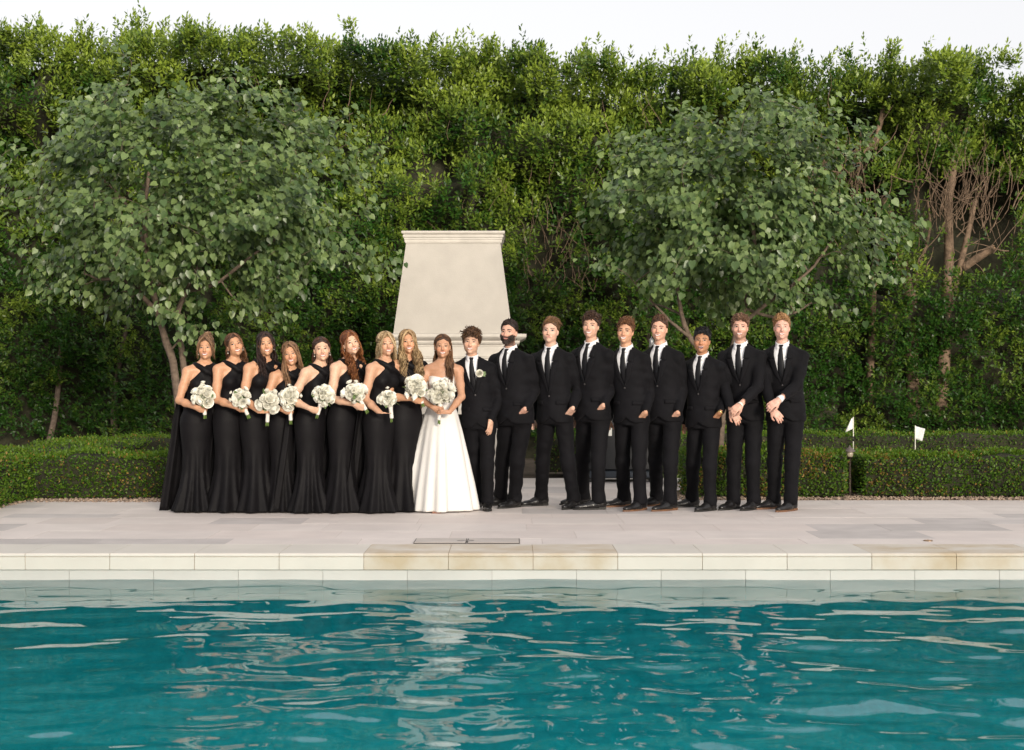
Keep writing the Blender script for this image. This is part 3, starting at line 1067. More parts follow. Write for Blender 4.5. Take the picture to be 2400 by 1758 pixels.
szs = gv.uniform(.008, .022, (len(P2), 1, 1)) * gv.uniform(.6, 1.3, (len(P2), 6, 1))
ra = gv.uniform(0, 6.28, len(P2))
o3 = octa[None] * szs * np.array([1, 1, .7])
ox = o3[..., 0] * np.cos(ra)[:, None] - o3[..., 1] * np.sin(ra)[:, None]
oy = o3[..., 0] * np.sin(ra)[:, None] + o3[..., 1] * np.cos(ra)[:, None]
V = np.stack([ox + P2[:, :1], oy + P2[:, 1:], o3[..., 2] + .002 + gv.uniform(-.006, .012, (len(P2), 1))], -1).reshape(-1, 3)
Fc = (of[None] + (np.arange(len(P2)) * 6)[:, None, None]).reshape(-1, 3)
gc = np.array([.40, .29, .21]) * gv.uniform(.45, 1.25, (len(P2), 1)) * np.array([1, 1, 1]) + gv.uniform(0, .04, (len(P2), 1))
tag(obj('gravel', V, Fc, mat('gravel_stone', (1, 1, 1), .9, attr=True, var=.15, scale=60), None, np.repeat(gc, 6, 0), smooth=False), 'pinkish brown gravel strip along the foot of the low hedges', 'gravel', kind='stuff')
m = MB()
for b in gb:
    m.box((b[0][0], b[0][1], -.05), (b[1][0], b[1][1], -.008))
tag(m.build('gravel_bed', mat('gravel_bed', (.20, .14, .10), .95, .4, 40)), kind='structure')

# ---- two ornamental trees with heart-shaped leaves
heart_me = {}
def tree(base, crown_c, crown_r, limbs, label, seed, n_t=300, per=25):
    r = np.random.default_rng(seed)
    root = link('ornamental_tree', None, loc=(float(base[0]), float(base[1]), 0))
    tag(root, label, 'tree', 'pair of ornamental trees flanking the fireplace')
    b3 = np.array([base[0], base[1], 0.0])
    nodes, nrad = [], []
    for i, (pts, r0, r1) in enumerate(limbs):
        P = bez(pts, 16)
        rr = np.linspace(r0, r1, 16)
        P = P + np.cumsum(r.normal(0, .004, P.shape), axis=0)
        v_, q_ = tubes((P - b3)[None], rr[None] * (1 + .08 * np.sin(np.arange(16) * 1.7))[None], 8)
        obj('trunk' if i == 0 else 'limb', v_, q_, M_bark, root)
        nodes += list(P[4:])
        nrad += list(rr[4:])
    c, R = np.asarray(crown_c, float), np.asarray(crown_r, float)
    ns_ = Noise(seed + 1, .9)
    ns2_ = Noise(seed + 2, 1.1)
    T = []
    while len(T) < n_t:
        p_ = nrm(r.normal(size=3)) * r.uniform(.35, 1) ** .6
        if p_[2] < -.5 and r.uniform() < .45:
            continue
        k_ = 1 + .22 * ns_((c + p_ * R)[None])[0] + (.22 * r.uniform() if r.uniform() < .12 else 0)
        if ns2_((c + p_ * R)[None])[0] < -.75:
            continue
        T.append(c + p_ * R * k_)
    T = np.array(T)
    order = np.argsort(np.linalg.norm((T - (c - np.array([0, 0, R[2] * .7]))) / R, axis=1))
    paths, rads, ends = [], [], []
    for i in order:
        t = T[i]
        N_ = np.array(nodes)
        dv = t - N_
        cost = np.linalg.norm(dv, axis=1) + .8 * np.clip(-dv[:, 2], 0, None)
        j = int(np.argmin(cost))
        a = N_[j]
        mid = (a + t) / 2 + r.normal(0, .06, 3) + np.array([0, 0, .12 * np.linalg.norm(t - a)])
        P = bez([a, mid, t], 7)
        r0 = min(nrad[j] * .6, .016)
        rr = np.linspace(r0, .0035, 7)
        paths.append(P)
        rads.append(rr)
        nodes += list(P[2:6])
        nrad += list(rr[2:6])
        ends.append(P)
    v_, q_ = tubes(np.array(paths) - b3, np.array(rads), 4)
    obj('branches', v_, q_, M_bark, root, kind='stuff')
    E = np.array(ends)
    pos, out = [], []
    for k in range(per):
        f_ = r.choice([3, 4, 5, 5, 6, 6, 6], len(E))
        p_ = E[np.arange(len(E)), f_] + r.normal(0, .092, (len(E), 3)) * np.array([1, 1, .8])
        pos.append(p_)
        out.append(nrm((p_ - c) / R))
    pos, out = np.concatenate(pos), np.concatenate(out)
    n_ = len(pos)
    axs = np.array([0, -.25, -.75]) + .55 * out + r.normal(0, .38, (n_, 3))
    nor = np.array([0, -.5, .62]) + .5 * out + r.normal(0, .5, (n_, 3))
    ln_ = .038 + .068 * r.beta(2.2, 2.0, n_)
    wd_ = ln_ * r.uniform(.80, .98, n_)
    tone = np.clip(r.normal(.45, .34, n_) + .12 * ns_(pos * 1.7), 0, 1)[:, None]
    col = np.array([.045, .090, .024]) * (1 - tone) + np.array([.185, .255, .090]) * tone
    # the 300 nearest leaves singly, the rest together
    near = np.argsort(pos[:, 1])[:300]
    rest = np.ones(n_, bool)
    rest[near] = False
    v_, f_, cc = leaves(HEART, (pos - b3)[rest], axs[rest], nor[rest], ln_[rest], wd_[rest], col[rest])
    crown = obj('crown', v_, f_, M_leaf_tree, root, cc, kind='stuff')
    if not heart_me:
        for k in range(5):
            t = .15 + .18 * k
            heart_me[k] = mesh_data('leaf', HEART[0], HEART[1], np.repeat((np.array([.045, .090, .024]) * (1 - t) + np.array([.185, .255, .090]) * t)[None], 9, 0))
            heart_me[k].materials.append(M_leaf_tree)
    for i, mtx in zip(near, leaf_frames((pos - b3)[near], axs[near], nor[near], ln_[near], wd_[near])):
        o = link('leaf', heart_me[int(np.clip((tone[i, 0] - .1) * 5, 0, 4))], None, crown)
        o.matrix_local = mtx
    return root
td = 17.6
bL = np.array([-3.88, td])
tree(bL, (-3.92, td, 3.38), (2.12, 1.7, 1.48),
     [([(bL[0], td, -.05), D(385, 820, td), D(365, 760, td), D(347, 690, td), D(330, 600, td + .1), D(318, 480, td + .1), D(330, 380, td)], .055, .022),
      ([D(347, 690, td), D(300, 640, td - .1), D(250, 600, td - .2), D(215, 585, td - .3)], .036, .015),
      ([D(262, 612, td - .15), D(225, 618, td - .3), D(190, 605, td - .5)], .022, .010),
      ([(bL[0] + .03, td, .3), D(400, 760, td + .1), D(395, 690, td + .1), D(415, 640, td), D(455, 560, td), D(520, 450, td)], .045, .016),
      ([D(415, 640, td), D(470, 628, td - .2), D(560, 560, td - .3), D(640, 500, td - .2)], .028, .012),
      ([D(325, 560, td + .1), D(280, 460, td + .2), D(210, 380, td)], .024, .010)],
     'left ornamental tree with heart-shaped leaves above the bridesmaids', 61, 540, 29)
bR = np.array([2.52, td])
tree(bR, (2.66, td, 3.28), (1.72, 1.5, 1.28),
     [([(bR[0], td, -.05), (bR[0] - .02, td, .5), D(1610, 800, td), D(1620, 740, td), D(1640, 680, td), D(1660, 560, td), D(1650, 430, td)], .055, .02),
      ([(bR[0] - .02, td, .45), D(1560, 800, td + .1), D(1525, 745, td), D(1505, 690, td), D(1490, 600, td), D(1470, 480, td)], .045, .014),
      ([D(1525, 745, td), D(1470, 700, td - .1), D(1400, 620, td - .2)], .024, .010),
      ([D(1625, 720, td), D(1700, 660, td - .2), D(1780, 600, td - .3), D(1840, 520, td - .2)], .03, .012),
      ([D(1640, 680, td), D(1720, 700, td + .2), D(1800, 660, td + .2)], .024, .010)],
     'right ornamental tree with heart-shaped leaves behind the groomsmen', 71, 440, 29)

# ------------------------------------------------------------------ small garden things
M_bronze = mat('bronze', (0.045, 0.032, 0.024), 0.5, 0.3, 30, 0.2, 60, metal=.6)
def lathe(profile, k=16):
    a = np.arange(k) / k * 2 * PI
    return [np.stack([r_ * np.cos(a), r_ * np.sin(a), np.full(k, z)], -1) for r_, z in profile]
lx = (1990 - CX) / F * 15.75
lamp = link('path_light', None, loc=(lx, 15.72, 0))
tag(lamp, 'dark bronze path light with domed hood in the gap between low hedges', 'path light')
MB().rings(lathe([(.022, 0), (.018, .02), (.016, .38), (.024, .42), (.034, .425)])).build('post', M_bronze, lamp, smooth=True)
MB().rings(lathe([(.03, .425), (.036, .44), (.038, .475), (.034, .48)])).build('lens', mat('lamp_glass', (.35, .30, .22), .3), lamp, smooth=True)
MB().rings(lathe([(.062, .480), (.060, .488), (.045, .505), (.028, .52), (.010, .53), (.008, .545), (.003, .55)])).build('hood', mat('hood_metal', (.16, .13, .12), .55, .2, 40, metal=.4), lamp, smooth=True)

M_white = mat('flag_cloth', (.74, .73, .74), .8, .04, 12, .1, 30)
M_pole = mat('flag_pole_white', (.72, .70, .62), .5, .05, 20)
M_black = mat('black_band', (.02, .02, .02), .5)
def golf_flag(x, y, ztop, pts, label, band):
    """pts: flag outline as offsets from the pole top (width, drop) for the free edge"""
    r_ = link('golf_flag', None, loc=(x, y, 0))
    tag(r_, label, 'flag', 'golf flags on the putting green')
    MB().rings(lathe([(.007, -.04), (.007, ztop), (.004, ztop + .005)], 8)).build('pole', M_pole, r_, smooth=True)
    if band:
        MB().rings(lathe([(.0085, ztop - .34), (.0085, ztop - .27)], 8)).build('band', M_black, r_, smooth=True)
    (w0, d0), (w1, d1), hgt = pts
    G = []
    for a in np.linspace(0, 1, 9):
        row = []
        for b in np.linspace(0, 1, 8):
            xx = a * (w0 * (1 - b) + w1 * b)
            zz = ztop - .004 - b * hgt - a * (d0 * (1 - b) + (d1) * b)
            row.append((xx, .018 * math.sin(a * 5 + b * 2) * a, zz))
        G.append(row)
    MB().grid(G, .002, (0, -1, 0)).build('cloth', M_white, r_, smooth=True)
golf_flag((2000 - CX) / F * 20.6, 20.6, H + (HZ - 978) / F * 20.6, ((-.035, .02), (-.115, .055), .155), 'white golf flag drooping left of its pole, above the bronze path light', True)
golf_flag((2145 - CX) / F * 19.0, 19.0, H + (HZ - 998) / F * 19.0, ((.125, .035), (.095, .035), .165), 'square white golf flag flying right of its pole, at far right', False)

# covered black grill cart standing behind the groomsmen
gx = (1452 - CX) / F * 18.2
grill = link('grill_cart', None, loc=(gx, 18.3, 0))
tag(grill, 'black grill cart with steel lantern post, mostly hidden behind the groomsmen', 'grill')
M_gr = mat('black_enamel', (.012, .013, .016), .35, .2, 10)
MB().box((-.42, -.28, .14), (.42, .28, .86), .02).build('cabinet', M_gr, grill)
MB().box((-.45, -.31, .862), (.45, .31, .90), .01).build('side_shelf', M_gr, grill)
MB().box((-.44, -.30, .05), (.44, .30, .138), .015).build('base_rail', mat('steel_blue', (.05, .06, .075), .4, metal=.5), grill)
m = MB()
for sx_ in (-.38, .38):
    for sy_ in (-.24, .24):
        m_ = MB().rings(lathe([(.03, 0), (.034, .01), (.034, .045), (.02, .0495)], 10))
        v_ = m_.verts() + np.array([sx_, sy_, 0])
        obj('castor', v_, m_.faces(), M_black, grill)
G = []
for t in np.linspace(0, PI, 12):
    G.append([(xx, -.26 * math.cos(t), .902 + .24 * math.sin(t)) for xx in (-.40, .40)])
hood = MB().grid(G).add([g_[0] for g_ in G], None, [(0, j, j + 1) for j in range(1, 11)]).add([g_[1] for g_ in G], None, [(0, j + 1, j) for j in range(1, 11)])
hood.build('lid', M_gr, grill, smooth=False)
tg = link('label_tag', MB().box((-.022, -.004, -.05), (.022, .004, .05), .002).data('label_tag'), mat('tag_white', (.75, .74, .68), .6), grill, (-.13, -.292, .62))
M_steel = mat('brushed_steel', (.42, .42, .43), .35, .1, 40, metal=.8)
lp = link('lantern_post', MB().rings([r_ + np.array([(1527 - CX) / F * 18.35 - gx, .05, 0]) for r_ in lathe([(.012, .9), (.011, 1.60), (.07, 1.605), (.07, 1.615), (.012, 1.62), (.014, 1.66), (.035, 1.68), (.028, 1.74), (.03, 1.77), (.008, 1.79), (.004, 1.81)], 12)]).data('lantern_post', True), M_steel, grill)
# ------------------------------------------------------------------ people
M_skin = {}
def skin_mat(name):
    m, n, p = new_mat(name)
    a = n.nodes.new('ShaderNodeAttribute')
    a.attribute_name = 'Col'
    n.links.new(a.outputs['Color'], p.inputs['Base Color'])
    p.inputs['Roughness'].default_value = .48
    p.inputs['Specular IOR Level'].default_value = .4
    p.inputs['Subsurface Weight'].default_value = .12
    p.inputs['Subsurface Radius'].default_value = (.012, .005, .003)
    p.inputs['Subsurface Scale'].default_value = .6
    return m
M_SKIN = skin_mat('skin')
M_FACE = mat('face_detail', (1, 1, 1), .35, attr=True, spec=.5)
M_HAIR = mat('hair', (1, 1, 1), .42, attr=True, var=.18, scale=70, spec=.4, bump=.5, bscale=220)
M_CREPE = mat('black_crepe', (.0055, .0048, .0058), .6, .25, 6, .15, 160, sheen=.01, spec=.14)
M_SATIN = mat('ivory_mikado', (.74, .72, .685), .55, .03, 5, .12, 120, sheen=.1)
M_SUIT = mat('black_wool', (.0055, .0052, .0066), .75, .3, 5, .35, 220, sheen=.015, spec=.13)
M_TIE = mat('black_silk', (.005, .005, .007), .6, .2, 30, spec=.3)
M_SHIRT = mat('white_cotton', (.74, .73, .74), .75, .03, 6, .1, 60)
M_SHOE = mat('black_leather', (.010, .009, .009), .28, .3, 12, .2, 60)
M_SOLE = mat('brown_sole', (.16, .075, .035), .6, .2, 20)
M_SOLEK = mat('black_sole', (.015, .014, .012), .6, .2, 20)
M_PEARL = mat('pearl', (.80, .76, .68), .2, spec=.8)
M_GOLD = mat('gold', (.75, .55, .22), .25, metal=1)
M_ROSE = mat('ivory_petal', (.89, .87, .78), .6, .03, 20, .1, 60, objvar=.04)
M_GREEN = mat('stem_green', (.14, .22, .05), .6, .25, 20)
M_LEAFG = mat('bouquet_leaf', (.12, .19, .06), .5, .25, 20)
M_RIB = mat('ribbon', (.78, .74, .68), .5, .04, 20)
mv, n, p = new_mat('tulle')
n.nodes.remove(p)
_t = n.nodes.new('ShaderNodeBsdfTransparent')
_d = n.nodes.new('ShaderNodeBsdfDiffuse')
_d.inputs['Color'].default_value = (.8, .8, .82, 1)
_m = n.nodes.new('ShaderNodeMixShader')
_m.inputs[0].default_value = .30
n.links.new(_t.outputs[0], _m.inputs[1])
n.links.new(_d.outputs[0], _m.inputs[2])
n.links.new(_m.outputs[0], n.nodes['Material Output'].inputs['Surface'])
M_TULLE = mv

HC, HR = np.array([0, .014, .036]), np.array([.0785, .0985, .083])     # skull, in head space: x right, -y face, z up

def head_prims(f, c, R, hs, man, jaw=1.0):
    """head and face in field f; c centre, R orientation, hs scale"""
    def P(x, y, z):
        return c + R @ (np.array([x, y, z]) * hs)
    def E(x, y, z, a, b, d, k, op='u'):
        f.ell(P(x, y, z), np.array([a, b, d]) * hs, R, k * hs, op)
    E(0, .014, .034, .0735, .0930, .0775, .02)
    E(0, -.020, -.018, .0625 * (.97 if not man else 1), .066, .088, .025)
    E(0, -.030, -.070, .042 * jaw, .050, .040, .025)
    E(0, -.072, -.098, .020 * jaw, .017, .017, .02)                       # chin
    for s in (-1, 1):
        E(s * .041 * jaw, -.014, -.058, .017, .034, .024, .03)            # jaw corner
        E(s * .036, -.062, -.030, .023, .020, .021, .025)                 # cheek
        E(s * .071, .012, -.012, .010, .019, .031, .010)                  # ear
        E(s * .031, -.107, .000, .017, .018, .0115, .014, 's')            # eye socket
    f.cone(P(-.030, -.079, .016), P(.030, -.079, .016), .0125 * hs, .0125 * hs, .02 * hs)   # brow
    f.cone(P(0, -.086, .004), P(0, -.108, -.034), .0075 * hs, .0118 * hs, .012 * hs)        # nose
    for s in (-1, 1):
        f.cone(P(s * .010, -.097, -.039), P(s * .013, -.090, -.038), .0075 * hs, .006 * hs, .008 * hs)
    f.cone(P(-.018, -.084, -.064), P(.018, -.084, -.064), .009 * hs, .009 * hs, .012 * hs)  # lips
    E(0, -.094, -.0835, .02, .008, .006, .012, 's')

def frame_from(fwd, up=(0, 0, 1)):
    f_ = nrm(fwd)
    s_ = nrm(np.cross(f_, up))
    return np.stack([s_, f_, np.cross(s_, f_)], 1)

def ik(sh, wr, lu, lf, hint):
    d = wr - sh
    L_ = np.linalg.norm(d)
    if L_ > (lu + lf) * .995:
        k = L_ / ((lu + lf) * .995)
        lu, lf = lu * k, lf * k
    u = d / L_
    a = (lu * lu - lf * lf + L_ * L_) / (2 * L_)
    h2 = math.sqrt(max(lu * lu - a * a, 1e-6))
    hv = np.asarray(hint, float)
    hv = nrm(hv - (hv @ u) * u)
    return sh + u * a + hv * h2

def hand(f, w, fd, pn, hs, curl=.25, thumb_side=1, spread=1.0, k=.006):
    """palm and five fingers: w wrist, fd finger direction, pn palm normal"""
    fd = nrm(fd)
    pn = nrm(pn - (pn @ fd) * fd)
    sd = np.cross(fd, pn) * thumb_side
    def W(a, b, c):
        return w + (fd * a + sd * b + pn * c) * hs
    f.cone(W(-.01, 0, 0), W(.03, 0, 0), .024 * hs, .030 * hs, .012, flat=pn, q=.62)
    f.cone(W(.022, .012, 0), W(.075, .017, 0), .024 * hs, .020 * hs, .01, flat=pn, q=.52)
    f.cone(W(.022, -.012, 0), W(.072, -.017, 0), .022 * hs, .019 * hs, .01, flat=pn, q=.52)
    Ls = (.067, .076, .070, .055)
    for i in range(4):
        b = .0285 - .019 * i
        base = W(.084 - .004 * abs(i - 1.2), b, 0)
        ang = 0.0
        d0 = fd + sd * (.10 - .07 * i) * spread
        rad = (.0088, .0085, .0078, .0066) if i < 3 else (.0078, .0074, .0068, .0056)
        pt = base - nrm(d0) * .02 * hs
        nx = base
        f.cone(pt, nx, rad[0] * 1.05 * hs, rad[0] * hs, k)
        for j, (fr, bend) in enumerate(((.45, .75), (.31, 1.0), (.24, .65))):
            ang += curl * bend * (1 + .12 * i)
            dd_ = nrm(nrm(d0) * math.cos(ang) + pn * math.sin(ang))
            n2 = nx + dd_ * Ls[i] * fr * hs
            f.cone(nx, n2, rad[j] * hs, rad[j + 1] * hs, k)
            nx = n2
    t0, t1 = W(.020, .022, .004), W(.048, .044, .014)
    ta = W(.048 + .026, .044 + .012 * (1 - curl), .014 + .016 * (.4 + curl))
    tb = W(.048 + .046, .044 + .010 * (1 - 2 * curl), .014 + .03 * (.3 + curl))
    f.cone(t0, t1, .015 * hs, .0115 * hs, .01)
    f.cone(t1, ta, .0105 * hs, .0092 * hs, k)
    f.cone(ta, tb, .0092 * hs, .0072 * hs, k)

def surf_patch(field, c, R, hs, xs, zs, off, dist=.2):
    """points on the face in front of head-space (x, z); off lifts them"""
    xs, zs = np.asarray(xs, float), np.asarray(zs, float)
    O = np.stack([xs * hs, np.full(xs.shape, -.16 * hs), zs * hs], -1) @ R.T + c
    Dv = R @ np.array([0, 1.0, 0])
    Q = field.cast(O, Dv, dist, 130)
    return Q - Dv * off

def face(field, body, c, R, hs, sp):
    """eyes, brows and mouth laid on the face surface"""
    man = sp['man']
    ew = .0155
    for s in (-1, 1):
        # eye: white, iris, dark lash line
        th = np.linspace(-1, 1, 15)
        rows = np.linspace(-1, 1, 6)
        TX, RZ = np.meshgrid(th, rows, indexing='ij')
        sq = sp.get('squint', .8) * 1.25
        upz = np.where(RZ > 0, .0066, .0046) * sq * (1 - TX ** 2) ** .7
        X_ = s * .0315 + TX * ew
        Z_ = .0005 + RZ * upz + s * TX * .0012
        Q = surf_patch(field, c, R, hs, X_, Z_, .0014)
        col = np.full((*X_.shape, 3), .50)
        gz_ = float(np.clip(-.7 * math.radians(sp.get('head', (0, 0, 0))[0]), -.4, .4))
        iris = (np.abs(TX - gz_) < .46)
        col[iris] = sp.get('iris', (.06, .035, .02))
        col[(np.abs(TX - gz_) < .24) & (np.abs(RZ) < .5)] = (.01, .008, .006)
        col[RZ > .55] = (.035, .02, .015)
        if not man:
            col[(np.abs(TX) > .9)] = (.05, .03, .02)
        obj('eye', *grid_vf(Q), M_FACE, body, col.reshape(-1, 3))
        # brow
        t = np.linspace(0, 1, 8)
        bx = s * (.013 + .038 * t)
        bz = .0185 + .0055 * np.sin(t * 2.3) - .004 * t + (0 if man else .002)
        w_ = (.0042 if man else .0026) * (1 - .6 * t ** 2) * sp.get('browk', 1.0)
        B = np.stack([surf_patch(field, c, R, hs, bx, bz + w_, .0012), surf_patch(field, c, R, hs, bx, bz, .0032), surf_patch(field, c, R, hs, bx, bz - w_, .0012)], 1)
        bc = np.broadcast_to(np.array(sp['brow']), (24, 3))
        obj('eyebrow', *grid_vf(B), M_FACE, body, bc)
    # mouth: lips around a band of teeth
    sm = sp.get('smile', 1.0)
    op = sp.get('open', .0062) * (1 if sm > .3 else .0)
    mw_ = .0205 + .0045 * sm
    t = np.linspace(-1, 1, 13)
    ends = np.sqrt(np.clip(1 - t ** 2, 0, 1))
    lift = .0065 * sm * t ** 2
    up_o = -.0600 + lift + .0060 * ends * (1 + .1 * np.cos(t * 6))
    up_i = -.0645 + lift + .0010 * ends
    lo_i = -.0645 + lift - (op * 1.45) * ends
    lo_o = -.0650 + lift - (op * 1.45 + .0072) * ends
    if sm < .3:
        up_o, lo_o = up_o - .0018 * ends, lo_o + .0025 * ends
    mid = (up_i + lo_i) / 2
    zz_ = np.stack([up_o, up_i, up_i - .0004, mid, lo_i + .0004, lo_i, lo_o], 0)
    xx_ = np.broadcast_to(t * mw_, zz_.shape)
    Q = surf_patch(field, c, R, hs, xx_, zz_, .0014)
    Dv = R @ np.array([0, 1.0, 0])
    for k_, o_ in ((0, .0), (1, -.0012), (5, -.0015), (6, .0)):
        Q[k_] += Dv * o_
    col = np.zeros((7, 13, 3))
    lip = np.array(sp.get('lip', (.44, .155, .125) if not man else (.46, .20, .165)))
    col[0] = lip * 1.02
    col[1] = lip * .95
    teeth = np.array([.78, .75, .71])
    gap = (np.abs(t) > .84)[:, None]
    col[2:5] = np.where(gap, lip * .4, teeth)[None] if op > .001 else lip * .6
    if sp.get('laugh'):
        col[3:5] = np.where((np.abs(t) > .8)[:, None], lip * .4, np.array([.10, .03, .03]))
    col[5] = lip * .95
    col[6] = lip
    obj('mouth', *grid_vf(Q.transpose(1, 0, 2)), M_FACE, body, col.transpose(1, 0, 2).reshape(-1, 3))

def grid_vf(P):
    a, b = P.shape[:2]
    idx = np.arange(a * b).reshape(a, b)
    return P.reshape(-1, 3), np.stack([idx[:-1, :-1], idx[:-1, 1:], idx[1:, 1:], idx[1:, :-1]], -1).reshape(-1, 4)

def paint_skin(V, c, R, hs, sp):
    q = (V - c) @ R / hs
    skin = np.array(sp['skin'])
    n_ = Noise(5, 30)
    col = skin[None] * (1 + .03 * n_(V))[:, None]
    near = np.linalg.norm(q, axis=1) < .2
    front = (q[:, 1] < -.03) & near
    for s in (-1, 1):
        g_ = np.exp(-((q[:, 0] - s * .038) / .020) ** 2 - ((q[:, 2] + .032) / .018) ** 2) * front
        col += (np.array([.10, -.012, -.012]) * sp.get('blush', .6))[None] * g_[:, None]
        g_ = np.exp(-((q[:, 0] - s * .031) / .019) ** 2 - ((q[:, 2] - .003) / .010) ** 2) * front
        col *= 1 - .10 * g_[:, None] * np.array([.8, 1, 1])  # eye-socket shading painted into the skin colour
    g_ = np.exp(-((q[:, 0]) / .013) ** 2 - ((q[:, 2] + .034) / .012) ** 2) * front
    col += np.array([.05, -.012, -.012])[None] * g_[:, None]
    st = sp.get('stubble', 0)
    if st:
        b_ = sstep(-q[:, 2], .034, .06) * sstep(q[:, 1], .045, -.02) * (q[:, 2] > -.135) * near
        b_ = np.maximum(b_ * (np.abs(q[:, 0]) + (-q[:, 2] - .04) * .5 > .012), 0)
        col = col * (1 - st * b_[:, None]) + np.array(sp['brow'])[None] * st * b_[:, None]
    return np.clip(col, .01, .9)

# ---- hair
def skull(th, ph, k=1.0):
    return HC + HR * k * np.stack([np.sin(ph) * np.sin(th), -np.cos(ph) * np.sin(th), np.cos(th)], -1)

def push_out(P, k):
    q = (P - HC) / HR
    l = np.linalg.norm(q, axis=-1, keepdims=True)
    return np.where(l < k, HC + q / np.maximum(l, 1e-6) * k * HR, P)

def hairline(y, man):
    if man:
        return np.interp(y, [-.11, -.075, -.05, -.02, .02, .05, .1], [.066, .070, .045, .012, -.012, -.055, -.075])
    return np.interp(y, [-.11, -.08, -.055, -.03, .0, .04, .1], [.070, .074, .052, .020, -.02, -.085, -.10])

def cap_field(sp, vol, seed, man):
    f = Field((-.13, -.13, -.14), (.13, .16, .20), .0088)
    k = np.array([1.035 + vol[0], 1.02 + vol[1], 1.02 + vol[2]])
    f.ell(HC + np.array([0, .004, .002]), HR * k, None, 0)
    nz = Noise(seed, 22)
    def cut(X, Y, Z):
        zl = hairline(Y.ravel(), man)[None, :, None]
        wob = .004 * np.sin(X * 130) + .003 * np.sin(X * 71 + 1)
        return (zl + wob - Z) + 0 * Y
    f.fn(cut, (-1, -1, -1), (1, 1, 1), 0, 'i')
    Xg, Yg, Zg = f.xyz((slice(None),) * 3)
    P = np.stack(np.broadcast_arrays(Xg, Yg, Zg), -1)
    nn = np.zeros(P.shape[:3], np.float32)
    for kv, ph in zip(nz.k, nz.p):
        nn += np.sin(P[..., 0] * kv[0] + P[..., 1] * kv[1] + P[..., 2] * kv[2] + ph).astype(np.float32)
    f.f += .0022 * nn / math.sqrt(nz.n / 2)
    return f

